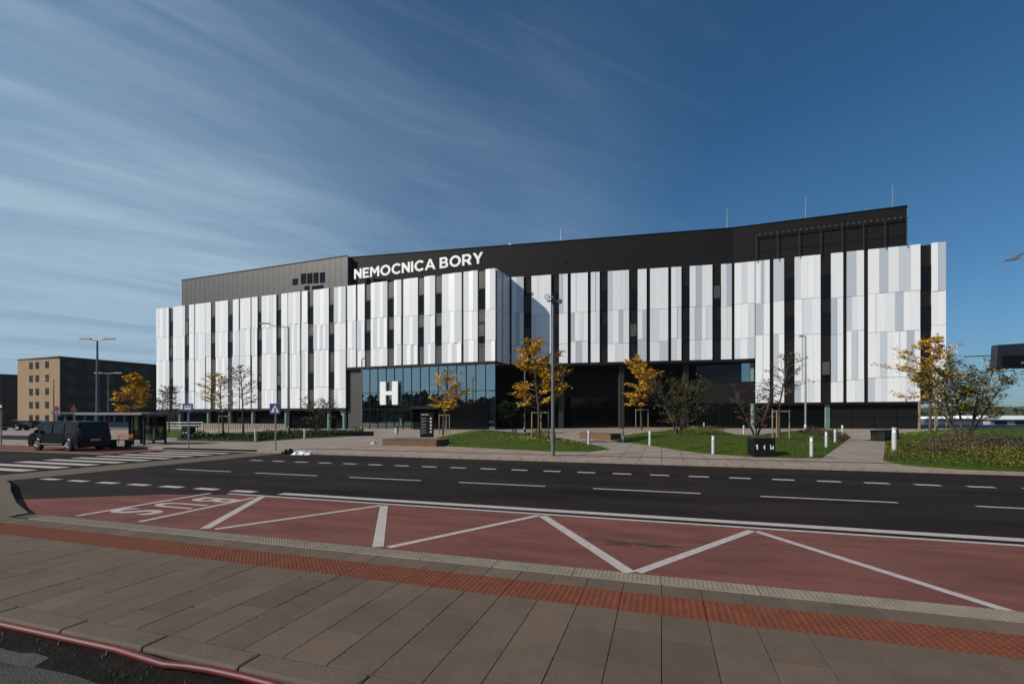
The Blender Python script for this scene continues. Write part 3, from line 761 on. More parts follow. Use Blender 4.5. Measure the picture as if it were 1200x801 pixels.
# canopy box over the doors
inn = MB(); inn.prism([SL.at(481, 1.1), SL.at(514, 1.1), SL.at(514, -.05), SL.at(481, -.05)], 2.95, 3.3); inn.build('door_canopy', 'black', hosp)
inn = MB(); inn.prism([SL.at(484, .9), SL.at(512, .9), SL.at(512, -.05), SL.at(484, -.05)], .05, 2.9); inn.build('revolving_door', M['glass_gf'], hosp)
flat(SL, 523, 572, .1, 3.6, 'glass_dark', 'entrance_screen', -.08, .02)
# recess
SBi = Seg(SB.A - SB.n * 7, SB.B - SB.n * 7)
def inner(px): return SBi.at(px)
ia = Vector(W3) - SB.n * 7 + SB.d * -2; ib = SBi.at(900)
mb = MB(); mb.prism([ia, ib, ib - SB.n * .3, ia - SB.n * .3], 0, 9.0); mb.build('recess_wall', 'black', hosp)
for x0, x1 in ((592, 655), (660, 728), (732, 802), (806, 882)):
    glazing(SBi, x0, x1, .3, 4.7, .05, 'glass_dark', 1.6, 'recess_glazing', rails=(3.4,))
sf = MB(); sf.prism([SB.at(600, -.4), SB.at(884, -.4) if False else b1 - SB.n * .4, rc - SR.n * .4, SBi.at(882), ia], 8.75, 8.95); sf.build('soffit', 'black', hosp)
for px in (657.5, 728, 803):
    p = SB.at(px, -1.2); MB().prism([(p.x - .35, p.y - .35), (p.x + .35, p.y - .35), (p.x + .35, p.y + .35), (p.x - .35, p.y + .35)], .2, 8.75).build('column', mat('column_brown', (.03, .026, .024), .6), hosp, bevel=.05)
# dark glazed block right of the recess (808-885)
glazing(SR, 816, 884.6, .35, 3.55, -1.0, 'glass_dark', 1.5, 'recess_glazing')
flat(SR, 816, 884.8, 3.6, 6.2, 'dark_wall', 'recess_cladding', -1.25, -.95)
glazing(SR, 816, 884.6, 6.25, 8.7, -1.1, 'glass_dark', 3.0, 'recess_glazing')
a_, c_ = SR.at(816, -1.3), SR.at(884.5, -1.3)
body('recess_block', [a_, c_, back(c_, 6), back(a_, 6)], .2, 8.74, 'black')
p = SR.at(882.3, -.6); MB().tube([(p.x, p.y, .3), (p.x, p.y, 3.5)], .26, 12).build('column', 'green_glass', hosp, smooth=True)
p = SR.at(882.3, -.75); flat(SR, 880.5, 884.4, 6.3, 8.6, 'green_glass', 'column', -1.05, -.7)
flat(SR, 870, 880, 6.3, 8.6, 'glass_blue', 'corner_glazing', -.98, -.95)
# right ground floor
a_, c_ = SR.at(885.3, -.5), SR.at(1078, -.5)
body('ground_floor_wall', [a_, c_, back(c_, 18), back(a_, 18)], .2, 3.49, 'black')
glazing(SR, 886, 966, .35, 3.3, -.44, 'glass_dark', 1.7, 'ground_floor_glazing')
glazing(SR, 973, 1077.5, .35, 3.3, -.44, 'dark_wall', 2.4, 'ground_floor_cladding', rails=(1.9,))
p = SR.at(969.5, -.28); MB().prism([(p.x - .25, p.y - .1), (p.x + .25, p.y - .1), (p.x + .25, p.y + .1), (p.x - .25, p.y + .1)], .35, 3.3).build('column', 'green_glass', hosp)
# rail gallery at the right penthouse
rl = MB()
for z, w in ((24.0, .07), (22.4, .03)):
    a_, c_ = SR.at(886, .35), SR.at(1064, .35); rl.tube([(a_.x, a_.y, z), (c_.x, c_.y, z)], w, 6)
for i in range(8):
    p = SR.at(886 + i * 25.2, .35); q = SR.at(886 + i * 25.2, 0); rl.tube([(p.x, p.y, 20.9), (p.x, p.y, 24.0)], .05, 6); rl.tube([(p.x, p.y, 23.95), (q.x, q.y, 23.95)], .04, 6)
rl.build('rooftop_rail', mat('rail_dark', (.02, .019, .018), .5), hosp)
for i in range(26):
    lt = MB()
    p = SR.at(890 + i * 6.9, .35); lt.box(p.x - .05, p.x + .05, p.y - .05, p.y + .05, 24.08, 24.2); lt.build('rail_fitting', 'pole', hosp)
# rooftop masts, domes
for px, yt, Z in ((852, 243, 60), (944, 230, 58), (1046, 216, 54), (657, 268, 66)):
    X = kx(px) * Z; m_ = MB(); m_.tube([(X, Z, PTOP - .2), (X, Z, PTOP + 1.2), (X, Z, zat(yt, Z))], [.06, .05, .025] if px > 700 else [.03, .03, .02], 6); m_.lathe([(.14, PTOP + .0), (.14, PTOP + .25)], 8, (X, Z)); m_.build('roof_mast', 'steel', hosp)
for px, Z, r in ((598, 66.5, .38), (539, 68, .16)):
    X = kx(px) * Z; m_ = MB(); m_._l([(r * .8, PTOP), (r * .8, PTOP + .4), (r, PTOP + .5), (r, PTOP + .5 + r * .5), (r * .7, PTOP + .5 + r), (.01, PTOP + .55 + r * 1.1)], 14, (X, Z)); m_.build('roof_vent', 'white', hosp, smooth=True)
# lettering
def arc(cx_, cy_, rx, ry, a0, a1, n=14): return [(cx_ + rx * math.cos(R(a0 + (a1 - a0) * i / n)), cy_ + ry * math.sin(R(a0 + (a1 - a0) * i / n))) for i in range(n + 1)]
GLYPH = {
 'N': [[(0, 0), (0, 1), (.185, 1), (.62, .42), (.62, 1), (.82, 1), (.82, 0), (.65, 0), (.2, .60), (.2, 0)]],
 'E': [[(0, 0), (0, 1), (.68, 1), (.68, .81), (.21, .81), (.21, .60), (.62, .60), (.62, .41), (.21, .41), (.21, .19), (.69, .19), (.69, 0)]],
 'M': [[(0, 0), (0, 1), (.22, 1), (.49, .57), (.76, 1), (.98, 1), (.98, 0), (.77, 0), (.77, .66), (.49, .24), (.205, .66), (.205, 0)]],
 'O': [arc(.53, .5, .53, .52, 0, 360, 40)[:-1], arc(.53, .5, .32, .32, 0, 360, 40)[:-1]],
 'C': [arc(.53, .5, .53, .52, 42, 318, 34) + arc(.53, .5, .32, .32, 318, 42, 30)],
 'I': [[(0, 0), (0, 1), (.21, 1), (.21, 0)]],
 'A': [[(0, 0), (.43, 1), (.63, 1), (1.06, 0), (.84, 0), (.75, .22), (.31, .22), (.22, 0)], [(.385, .41), (.53, .76), (.675, .41)]],
 'B': [[(0, 0), (0, 1), (.46, 1)] + arc(.50, .745, .25, .255, 80, -38) + arc(.53, .275, .28, .275, 52, -90) + [(.46, 0)], [(.205, .60), (.205, .82), (.45, .82)] + arc(.48, .71, .075, .11, 80, -80, 6) + [(.45, .60)], [(.205, .18), (.205, .425), (.49, .425)] + arc(.52, .30, .08, .12, 80, -80, 6) + [(.49, .18)]],
 'R': [[(0, 0), (0, 1), (.46, 1)] + arc(.50, .665, .33, .335, 85, -58) + [(.87, 0), (.62, 0), (.395, .32), (.21, .32), (.21, 0)], [(.21, .505), (.21, .815), (.46, .815)] + arc(.48, .66, .135, .155, 80, -80, 8) + [(.46, .505)]],
 'Y': [[(0, 1), (.25, 1), (.475, .60), (.70, 1), (.94, 1), (.58, .39), (.58, 0), (.37, 0), (.37, .385)]]}
def glyph_mesh(ch, ext):
    c = bpy.data.curves.new('g', 'CURVE'); c.dimensions = '2D'; c.fill_mode = 'BOTH'; c.extrude = ext
    for lp in GLYPH[ch]:
        sp = c.splines.new('POLY'); sp.points.add(len(lp) - 1)
        for q, (x, y) in zip(sp.points, lp): q.co = (x, y, 0, 1)
        sp.use_cyclic_u = True
    o = bpy.data.objects.new('g', c); col.objects.link(o); bpy.context.view_layer.update()
    me = bpy.data.meshes.new_from_object(o.evaluated_get(bpy.context.evaluated_depsgraph_get()))
    bpy.data.objects.remove(o); bpy.data.curves.remove(c); return me
root = thing('rooftop_sign', (0, 0, 0), 'white NEMOCNICA BORY letters standing on the roof edge of the projecting wing', 'sign')
a_, c_ = SL.at(415.5, .02), SL.at(566, .02); LS = (c_ - a_).length; items = []; cur = 0
for ch in 'NEMOCNICA BORY':
    if ch == ' ': cur += .30; continue
    w_ = max(x for x, y in GLYPH[ch][0]); kern = -.03 if ch in 'AY' else 0
    cur += kern; items.append((ch, cur, w_)); cur += w_ + .135 + kern
kk = LS / (cur - .135)
for ch, st_, w_ in items:
    me = glyph_mesh(ch, .5)
    for v in me.vertices:
        p = a_ + SL.d * ((st_ + v.co.x) * kk) + SL.n * (v.co.z * .2); v.co = (p.x, p.y, 21.85 + v.co.y * 1.44)
    me.materials.append(M['white']); o = bpy.data.objects.new('letter', me); col.objects.link(o); o.parent = root
    pm = MB()
    for f_ in ((.25, .75) if ch != 'I' else (.5,)):
        p = a_ + SL.d * (st_ + w_ * f_) * kk - SL.n * .16; pm.tube([(p.x, p.y, TOP - .1), (p.x, p.y, 21.85 + .9)], .03, 5)
    pm.build('support', 'black', root)
hs_ = thing('letter_sign', (0, 0, 0), 'big white letter H fixed to the blue entrance glazing', 'sign')
hb = MB(); a_, c_ = SL.at(445.2, .35), SL.at(466, .35); Lh = (c_ - a_).length; z0, z1 = zat(474, SL.at(455).y), zat(447, SL.at(455).y); zm = (z0 + z1) / 2
def hx(s0, s1, za, zb):
    p, q = a_ + SL.d * s0 * Lh, a_ + SL.d * s1 * Lh; hb.prism([p, q, q - SL.n * .25, p - SL.n * .25], za, zb)
hx(0, .32, z0, z1); hx(.68, 1, z0, z1); hx(.321, .679, zm - .28, zm + .28)
hb.build('letter', 'white', hs_)
hb = MB(); p = SL.at(455.5, .1)
for s in (.16, .84):
    p, q = a_ + SL.d * s * Lh, a_ + SL.d * (s + .02) * Lh; hb.prism([p - SL.n * .252, q - SL.n * .252, q - SL.n * .47, p - SL.n * .47], z0 + .3, z1 - .3)
hb.build('bracket', 'black', hs_)
# small round emblem on the ground floor glass
p = SL.at(402, -.6); e = MB(); e.tube([(p.x, p.y, zat(483, p.y)), (p.x - SL.n.x * -.1, p.y + SL.n.y * .1, zat(483, p.y))], .55, 20, mi=0)
lo = thing('emblem_sign', (0, 0, 0), 'small pale round heart emblem on the dark ground floor glass', 'sign')
cz = zat(483, p.y); nn = SL.n
def disc(mb, c, n, r, th, k=24, shape=None):
    d = Vector((-n.y, n.x)); pts = []
    for i in range(k):
        t = 2 * math.pi * i / k
        if shape == 'heart': x = .062 * 16 * math.sin(t) ** 3 * r; z = r * .062 * (13 * math.cos(t) - 5 * math.cos(2 * t) - 2 * math.cos(3 * t) - math.cos(4 * t))
        else: x, z = r * math.cos(t), r * math.sin(t)
        pts.append((x, z))
    f = [(c.x + d.x * x + n.x * th, c.y + d.y * x + n.y * th, c.z + z) for x, z in pts]; b = [(c.x + d.x * x, c.y + d.y * x, c.z + z) for x, z in pts]
    mb.hexa(b, f)
e = MB(); disc(e, Vector((p.x, p.y, cz)), nn, .42, .06); e.build('disc', 'white', lo)
e = MB(); disc(e, Vector((p.x + nn.x * .063, p.y + nn.y * .063, cz)), nn, .25, .02, 28, 'heart'); e.build('heart', mat('emblem_green', (.05, .16, .1), .5), lo)

# ------------------------------------------------------------------ buildings at far left
def block(name, corner, left, right, ztop, zb, ml, mr, label, wins, rows, balc=False):
    root = thing(name, (0, 0, 0), label, 'building')
    c = Vector(corner); l = Vector(left); r = Vector(right)
    MB().prism([l, c, r, l + (r - c)], zb, ztop).build('wall', [ml], root)
    sr = Seg(c, r)
    L = (r - c).length
    MB().prism([c + sr.n * .15, r + sr.n * .15, r + sr.n * .004, c + sr.n * .004], zb, ztop).build('side_wall', mr, root)
    rp_ = MB(); e = .25
    rp_.prism([l + (l - c).normalized() * e - sr.n * -e, c - sr.d * e + sr.n * .3, r + sr.n * .3, l + (r - c)], ztop + .003, ztop + .35); rp_.build('roof', 'brown_dark', root)
    sl_ = Seg(l, c); LL = (c - l).length; fh = (ztop - zb) / (rows + .15)
    for i in range(rows):
        z = zb + fh * (i + .45)
        for f in wins:
            fr = MB(); pn = MB(); ww = .05
            def bx(s0, s1, n0, n1, za, zb_, mb_):
                p, q = sl_.A + sl_.d * s0, sl_.A + sl_.d * s1; mb_.prism([p + sl_.n * n1, q + sl_.n * n1, q + sl_.n * n0, p + sl_.n * n0], za, zb_)
            s0 = f * LL; w_ = 1.35; h_ = 1.75
            bx(s0, s0 + .1, .004, .12, z, z + h_, fr); bx(s0 + w_ - .1, s0 + w_, .004, .12, z, z + h_, fr); bx(s0 + .1, s0 + w_ - .1, .004, .12, z + h_ - .1, z + h_, fr); bx(s0 + .1, s0 + w_ - .1, .004, .16, z, z + .1, fr)
            o = fr.build('window', 'brown_dark', root); bx(s0 + .1, s0 + w_ - .1, .003, .04, z + .1, z + h_ - .1, pn); pn.build('pane', 'glass_dark', o)
        # side: loggia openings
        n = int(L / 4.2)
        for k in range(n):
            s0 = (k + .25) * L / n; w_ = L / n * .55
            p, q = c + sr.d * s0, c + sr.d * (s0 + w_)
            o = MB().prism([p + sr.n * .2, q + sr.n * .2, q + sr.n * .153, p + sr.n * .153], z - .2, z + 1.9).build('window', 'black', root)
            MB().prism([p + sr.d * .1 + sr.n * .23, q - sr.d * .1 + sr.n * .23, q - sr.d * .1 + sr.n * .203, p + sr.d * .1 + sr.n * .203], z - .05, z + 1.75).build('pane', 'glass_dark', o)
        MB().prism([c + sr.n * .45, r + sr.n * .45, r + sr.n * .155, c + sr.n * .155], z - .75, z - .45).build('floor_band', 'brown_dark', root)
    return root
block('apartment_block', (-119.5, 124), (-138, 131), (-108, 147), 17.4, -1.1, 'tan', 'brown_dark', 'tan five storey block with sunlit end wall behind the parked van', (.30, .45, .68), 5)  # tan block: side wall's shade is put into its dark brown colour
block('apartment_block', (-168, 154), (-190, 160), (-140, 185), 15.4, -1.1, 'brown_dark', 'brown_dark', 'dark brown block at the left edge beyond the tan one', (.2, .5, .7), 4)

# low blue pavilion between shelter and tan building
pv = thing('pavilion', (0, 0, 0), 'low blue glazed pavilion with flat roof behind the bus shelter', 'building')
def pxbox(name, m, parent, x0, x1, Z, y0, y1, dep=2.0, mi=0):
    X0, X1 = kx(x0) * Z, kx(x1) * Z
    return MB().box(X0, X1, Z, Z + dep, zat(y1, Z), zat(y0, Z)).build(name, m, parent)
Zp = 74
bluew = mat('pavilion_blue', (.05, .09, .13), .5, c2=(.035, .06, .09), nscale=.4)
pxbox('wall', bluew, pv, 62, 172, Zp, 485, 501, 5); pxbox('roof', 'pole', pv, 60, 175, Zp - 1.2, 482.8, 484.6, 7)
for i in range(9): 
    pxbox('window', 'glass_dark', pv, 66 + i * 11.6, 74 + i * 11.6, Zp - .06, 487, 494, .1)

# ------------------------------------------------------------------ hills and far scenery
def hill(name, cx_, cy_, rx, ry, h, m, seed):
    b = MB(); n = 60; mr = 14; r_ = random.Random(seed); ph = [r_.uniform(0, 6) for _ in range(6)]
    for j in range(mr + 1):
        for i in range(n):
            t = 2 * math.pi * i / n; q = j / mr; x = cx_ + rx * q * math.cos(t); y = cy_ + ry * q * math.sin(t)
            z = h * (1 - q * q) ** 1.3 * (1 + .15 * math.sin(x * .01 + ph[0]) + .1 * math.sin(x * .023 + ph[1])) - 1.3
            b.v.append((x, y, z))
    for j in range(mr):
        for i in range(n): b.f.append((j * n + i, (j + 1) * n + i, (j + 1) * n + (i + 1) % n, j * n + (i + 1) % n)); b.t.append(.5); b.m.append(0)
    return struct(b.build(name, m, smooth=True))
hm = mat('wooded_hill', (.045, .06, .035), .95, c2=(.10, .085, .05), nscale=.02, spec=.1)
hill('hill', 1100, 1000, 520, 300, 27, hm, 1); hill('hill', -1400, 1500, 900, 300, 24, hm, 2); hill('hill', 200, 1800, 1200, 300, 30, hm, 3)
# far wood mass behind the camera: it is what the entrance glass mirrors
def wood(name, p0, p1, wd_, h, n, label, m):
    b = MB(); r_ = random.Random(int(abs(p0[0]))); L = math.hypot(p1[0] - p0[0], p1[1] - p0[1])
    for i in range(n):
        f = r_.random(); x = p0[0] + (p1[0] - p0[0]) * f + r_.uniform(-wd_, wd_); yy = p0[1] + (p1[1] - p0[1]) * f + r_.uniform(-wd_, wd_)
        hh = h * (.62 + .38 * abs(math.sin(f * L * .05))) * r_.uniform(.5, 1); z = r_.uniform(0, 1) * hh
        s = r_.uniform(1.2, 3.0); a1 = r_.uniform(0, 6.28); d1 = Vector((math.cos(a1), math.sin(a1), r_.uniform(-.3, .3))) * s; d2 = Vector((r_.uniform(-.4, .4), .2, 1)) * s; p = Vector((x, yy, z - 1))
        b.quad([p - d1, p - d2 * .6, p + d1, p + d2], r_.random())
    return tag(b.build(name, m), label, 'trees', kind='stuff')
wood('far_wood', (-175, 30), (-175, -260), 10, 16, 9000, 'dark line of trees to the left behind the viewer, mirrored in the glass', DARKG)
wood('far_wood', (-175, -130), (260, -130), 10, 13, 6000, 'dark line of trees across the field behind the viewer', DARKG)
wood('far_wood', (170, 300), (420, 300), 12, 7, 3600, 'distant dark trees beyond the right lawn', DARKG)
# white sheds at the far right
shed = thing('shed', (0, 0, 0), 'long pale shed with white roof beyond the right lawn', 'shed')
pxbox('wall', mat('shed_wall', (.32, .36, .38), .7), shed, 1160, 1290, 120, 491, 503, 12)
Zs = 120; rf = MB(); X0, X1 = kx(1157) * Zs, kx(1292) * Zs; rf.hexa([(X0, Zs - .6, zat(491.2, Zs)), (X1, Zs - .6, zat(491.2, Zs)), (X1, Zs + 13, zat(491.2, Zs)), (X0, Zs + 13, zat(491.2, Zs))], [(X0, Zs - .5, zat(490.6, Zs)), (X1, Zs - .5, zat(490.6, Zs)), (X1, Zs + 8, zat(486.5, Zs)), (X0, Zs + 8, zat(486.5, Zs))]); rf.build('roof', 'white', shed)
for i in range(5): pxbox('window', 'glass_dark', shed, 1166 + i * 24, 1180 + i * 24, Zs - .1, 493, 496.5, .2)
gh = thing('greenhouse', (0, 0, 0), 'row of low white ridged roofs behind the trees at right', 'greenhouse'); Zg = 112
pxbox('wall', mat('greenhouse_wall', (.10, .12, .14), .5), gh, 1083, 1152, Zg, 490.5, 503, 10)
rf = MB(); X0, X1 = kx(1083) * Zg, kx(1152) * Zg; n = 9
for i in range(n):
    a_, c_ = X0 + (X1 - X0) * i / n, X0 + (X1 - X0) * (i + 1) / n - .05; z0, z1 = zat(490.4, Zg), zat(487.8, Zg)
    rf.hexa([(a_, Zg - .3, z0), (c_, Zg - .3, z0), ((a_ + c_) / 2, Zg - .3, z1)], [(a_, Zg + 9, z0), (c_, Zg + 9, z0), ((a_ + c_) / 2, Zg + 9, z1)])
rf.build('roof', 'white', gh)

# ------------------------------------------------------------------ trees
def leaf(b, p, s, r_, tone):
    a1 = r_.uniform(0, 6.28); d1 = Vector((math.cos(a1), math.sin(a1), r_.uniform(-.5, .5))) * s; d2 = Vector((-math.sin(a1), math.cos(a1), r_.uniform(-.5, .9))) * s * .7
    b.quad([p - d1, p - d2, p + d1, p + d2], tone)
def tree(pos, H, crown_lo, width, fol, label, seed, density=1.0, stems=1, group=None, lsize=.085, topbare=0.0, name='deciduous_tree', dens_hi=None, droop=.25, lean=(0, 0), asym=0, clear=.0, cat='tree'):
    r_ = random.Random(seed)
    root = thing(name, pos, label, cat, group)
    tb_ = MB(); lf = MB()
    tips = []
    def branch(p, d, L, r0, lvl):
        pts = [p.copy()]; rr = [r0]; n = 5 if lvl < 2 else 3; dd = d.copy()
        for i in range(n):
            dd = (dd + Vector((r_.gauss(0, .12), r_.gauss(0, .12), r_.gauss(.03, .08)))).normalized(); p = p + dd * L / n; pts.append(p.copy()); rr.append(r0 * (1 - .8 * (i + 1) / n) + .004)
        tb_.tube(pts, rr, 5 if lvl else 8, cap=False, tone=r_.random())
        return pts
    for s in range(stems):
        if stems == 1:
            base = Vector((0, 0, 0)); d = Vector((lean[0], lean[1], 1)).normalized(); Ls = H
        else:
            a1 = 2 * math.pi * s / stems + r_.uniform(-.4, .4); base = Vector((.1 * math.cos(a1), .1 * math.sin(a1), 0)); d = Vector((math.cos(a1) * .42 + lean[0], math.sin(a1) * .42 + lean[1], 1)).normalized(); Ls = H * r_.uniform(.75, 1.0)
        n = 9; pts = [base - Vector((0, 0, .1))]; p = base.copy(); rad0 = (.011 * H + .02) if stems == 1 else .008 * H + .012; rr = [rad0 * 1.15]
        dd = d.copy()
        for i in range(n):
            dd = (dd + Vector((r_.gauss(0, .035 if stems == 1 else .07), r_.gauss(0, .035 if stems == 1 else .07), .03))).normalized(); p = p + dd * Ls / n; pts.append(p.copy()); rr.append(rad0 * (1 - .9 * (i + 1) / n) + .006)
        tb_.tube(pts, rr, 8, cap=False)
        nl = int((34 if stems == 1 else 14) * (1 if density > .3 else .8))
        for k in range(nl):
            f = crown_lo + (1 - crown_lo) * (k + r_.random()) / nl; f = min(f, .985); fi = f * n; i0 = min(n - 1, int(fi)); q = pts[i0 + 1 if False else i0].lerp(pts[min(n, i0 + 1)], fi - i0)
            rel = (f - crown_lo) / (1 - crown_lo); env = width / 2 * (math.sin(math.pi * min(1, .22 + rel * .80)) ** .8)
            if stems > 1: env *= .62
            az = r_.uniform(0, 6.28) + k * 2.4; side = 1 + asym * math.cos(az)
            LL = env * r_.uniform(.65, 1.15) * side
            if LL < .15: LL = .15
            bd = Vector((math.cos(az), math.sin(az), droop + .5 * rel + r_.uniform(-.1, .2))).normalized()
            bp = branch(q, bd, LL, .010 + .009 * LL, 1)
            for m_ in range(int(3 + LL * 2.6)):
                t = r_.uniform(.3, 1); ii = min(len(bp) - 2, int(t * (len(bp) - 1))); qq = bp[ii].lerp(bp[ii + 1], t * (len(bp) - 1) - ii)
                sd = (bd + Vector((r_.gauss(0, .7), r_.gauss(0, .7), r_.gauss(.05, .25)))).normalized()
                sp = branch(qq, sd, LL * r_.uniform(.2, .4) + .12, .006, 2)
                loc_d = density if dens_hi is None else density + (dens_hi - density) * rel
                if rel > 1 - topbare: loc_d *= .12
                if r_.random() < clear: continue
                nn_ = int(11 * loc_d * r_.uniform(.4, 1.6) + r_.random())
                cl = r_.gauss(.5, .2)
                for _ in range(nn_):
                    w = r_.random(); c = sp[0].lerp(sp[-1], w) + Vector((r_.gauss(0, .13), r_.gauss(0, .13), r_.gauss(-.02, .055)))
                    leaf(lf, c, lsize * r_.uniform(.6, 1.35), r_, min(1, max(0, cl + r_.gauss(0, .2))))
    tb_.build('trunk', 'bark', root, smooth=True); lf.build('crown', fol, root)
    return root
def ppm(py): return F * 1.0 / 1
def tr(px, py, ytop, wpx, crown_ytop_lo, *a, **k):
    p = GH(px, py); s = p.y / F; H = (py - ytop) * s; lo = (py - crown_ytop_lo) / (py - ytop)
    return tree(p, H, lo, wpx * s, *a, **k)
tr(152, 514.5, 438, 36, 484, ORANGE, 'tree with bright orange upper leaves behind the bus shelter', 3, 1.3, lsize=.09, dens_hi=2.2, group='staked street trees in autumn leaf')
tr(198, 508, 455, 34, 485, DARKG, 'small dark sparse tree against the left end of the white facade', 4, .45, lsize=.10)
tr(262, 509, 440, 46, 482, ORANGE, 'thin half bare tree with yellow leaves, left of the two on the left lawn', 5, .38, lsize=.095, group='staked street trees in autumn leaf')
tr(285, 510, 430, 50, 480, RUST, 'nearly bare reddish tree right of the yellow one on the left lawn', 6, .3, lsize=.085, group='staked street trees in autumn leaf')
tr(372, 506, 463, 58, 492, RUST, 'dark reddish multi stemmed shrub near the left lawn tip', 7, .30, stems=5, name='multi_stem_tree')
tr(519, 510, 430, 46, 482, ORANGE, 'orange staked tree in front of the blue entrance glass', 8, 1.9, lsize=.085, dens_hi=.5, topbare=.3, group='staked street trees in autumn leaf')
tr(632, 519.5, 402, 70, 485, ORANGE, 'large round orange tree with bare top beside the tall lamp post', 29, 1.8, lsize=.085, topbare=.12, group='staked street trees in autumn leaf')
tr(603, 508, 468, 42, 500, DARKG, 'dark bushy small tree in shade left of the large orange tree', 10, 1.2, stems=5, name='multi_stem_tree', lsize=.11)
tr(752, 504, 414, 44, 477, ORANGE, 'dense layered orange tree standing before the dark recess', 12, 3.4, lsize=.085, droop=.02, topbare=.1, group='staked street trees in autumn leaf')
tr(795, 514, 436, 80, 497, OLIVE, 'olive green multi stemmed tree on the middle lawn', 13, .8, stems=7, name='multi_stem_tree', lsize=.065)
tr(886, 512, 442, 50, 500, RUST, 'brown leafless multi stemmed tree behind the black cube sign', 14, .25, stems=5, name='multi_stem_tree', lsize=.08)
tr(913, 519, 418, 60, 480, RUST, 'nearly bare staked tree with reddish leaves right of the cube sign', 15, .22, lsize=.08, group='staked street trees in autumn leaf')
tr(1090, 510, 400, 66, 474, YELLOW, 'yellow leaved tree among wooden stakes by the right end of the facade', 26, 2.4, lsize=.075, group='staked street trees in autumn leaf', asym=-.35)
tr(1128, 527, 420, 112, 490, MIXED, 'spreading multi stemmed tree with dark and yellow leaves on the right lawn', 18, 1.3, stems=7, name='multi_stem_tree', lsize=.058)
# tree stakes
def stakes(px, py, ytop, label, w=.55, n=3):
    p = GH(px, py); H = (py - ytop) * p.y / F; root = thing('tree_stakes', p, label, 'tree stakes', 'wooden tree stakes')
    off = [(-w, -.1), (w, -.15), (.1, w)][:n]
    for x, y in off: MB().tube([(x, y, -.2), (x, y, H)], .045, 8).build('stake', 'stake', root)
    cb = MB(); cb.box(-w, w, -.20, -.16, H - .14, H - .04); cb.build('crossbar', 'stake', root)
stakes(521, 509, 485, 'wooden stakes round the orange tree at the entrance glass', .5)
stakes(633, 519, 487, 'wooden stakes round the large orange tree by the lamp post')
stakes(752, 504, 479, 'wooden stakes round the layered orange tree before the recess', .7)
stakes(914, 518, 485, 'wooden stakes round the bare reddish tree near the cube sign')
stakes(1086, 508, 472, 'wooden stakes left of the trunk of the yellow tree', .8)
stakes(1101, 507, 474, 'wooden stakes right of the trunk of the yellow tree', .5)
stakes(263, 509, 488, 'wooden stakes round the thin yellow tree on the left lawn', .5, 2)

# ------------------------------------------------------------------ bollard lights
bproto = None
blist = [(690, 506, 523.7, 'the path before the stone bench'), (730, 502, 518, 'the path edge in front of the staked layered tree'), (761.6, 504, 522, 'the lawn edge, left of the olive tree'), (835.8, 510, 532, 'the lawn, between the olive tree and the black cube sign'),
         (871.6, 498, 509, 'the far side of the middle lawn behind the cube sign'), (951, 513, 536, 'the lawn corner nearest the road, right of the cube'), (968.3, 507, 525.4, 'the diagonal path, second from the road'), (978.6, 504, 519.4, 'the diagonal path, third from the road'), (987.2, 499, 513, 'the diagonal path, farthest from the road'),
         (1048, 502.5, 532, 'the right lawn corner across the diagonal path'), (231, 501.6, 512, 'the small lawn near the blue bus sign'), (299.4, 503, 517.4, 'the left lawn edge under the bare reddish tree'), (357, 502, 515, 'the left lawn edge in front of the dark reddish shrub'), (173.8, 501, 512.5, 'the pavement by the right post of the bus shelter'), (825, 497, 505.5, 'the recess glazing beyond the olive tree')]
for px, yt, yb, where in blist:
    p = GH(px, yb); H = (yb - yt) * p.y / F
    if bproto is None:
        bproto = thing('bollard_light', p, 'white bollard light at ' + where, 'bollard', 'white bollard lights along the paths', sc=H)
        MB().lathe([(.085, 0), (.085, .80)], 16).build('post', 'pale', bproto, smooth=True)
        MB().lathe([(.07, .80), (.07, .93)], 16).build('lamp_lens', 'white', bproto, smooth=True)
        MB().lathe([(.088, .93), (.088, 1.0)], 16).build('cap', 'pale', bproto, smooth=True)
        MB().lathe([(.12, -.02), (.12, .02)], 12).build('base_plate', 'pole', bproto)
    else: copy_tree(bproto, p, 'white bollard light at ' + where, sc=(1.0, 1.0, H) if False else H)

# ------------------------------------------------------------------ lamp posts
def lamp(px, yb, yt, label, arms, r=.07, m='pole', Z=None, hl_=.7, name='street_lamp', arm=.3, rise=.0, rz=0):
    p = GH(px, yb) if Z is None else D(px, Z); H = zat(yt, p.y) - p.z
    root = thing(name, p, label, 'street lamp', 'street lamps', rz=rz)
    MB().lathe([(r, -.1), (r, H * .3), (r * .6, H)], 12).build('pole', m, root, smooth=True)
    MB().lathe([(r * 1.7, 0), (r * 1.7, .5), (r * 1.2, .6)], 12).build('pole_base', m, root, smooth=True)
    for s in arms:
        MB().tube([(0, 0, H - .05), (s * arm, 0, H - .02 + rise * .6), (s * (arm + .25), 0, H + rise)], [.035, .03, .03], 8).build('arm', m, root)
        x0, x1 = s * (arm + .1), s * (arm + .1 + hl_); x0, x1 = min(x0, x1), max(x0, x1)
        hd = MB(); hd.hexa([(x0, -.11, H + rise - .03), (x1, -.08, H + rise - .03 + .02), (x1, .08, H + rise - .01), (x0, .11, H + rise - .03)], [(x0, -.08, H + rise + .09), (x1, -.05, H + rise + .05), (x1, .05, H + rise + .05), (x0, .08, H + rise + .09)])
        h_ = hd.build('lamp_head', 'pole', root, bevel=.01)
        MB().box(x0 + .08, x1 - .08, -.06, .06, H + rise - .045, H + rise - .033).build('lamp_lens', 'white', h_)
    return root
lamp(114, 519, 399, 'tall double armed street lamp behind the parked van', (-1, 1), .09, rise=.12, arm=.35, hl_=.75)
lamp(127, 509, 437, 'shorter double armed street lamp beside the orange tree at the shelter', (-1, 1), .07, arm=.5, hl_=.8)
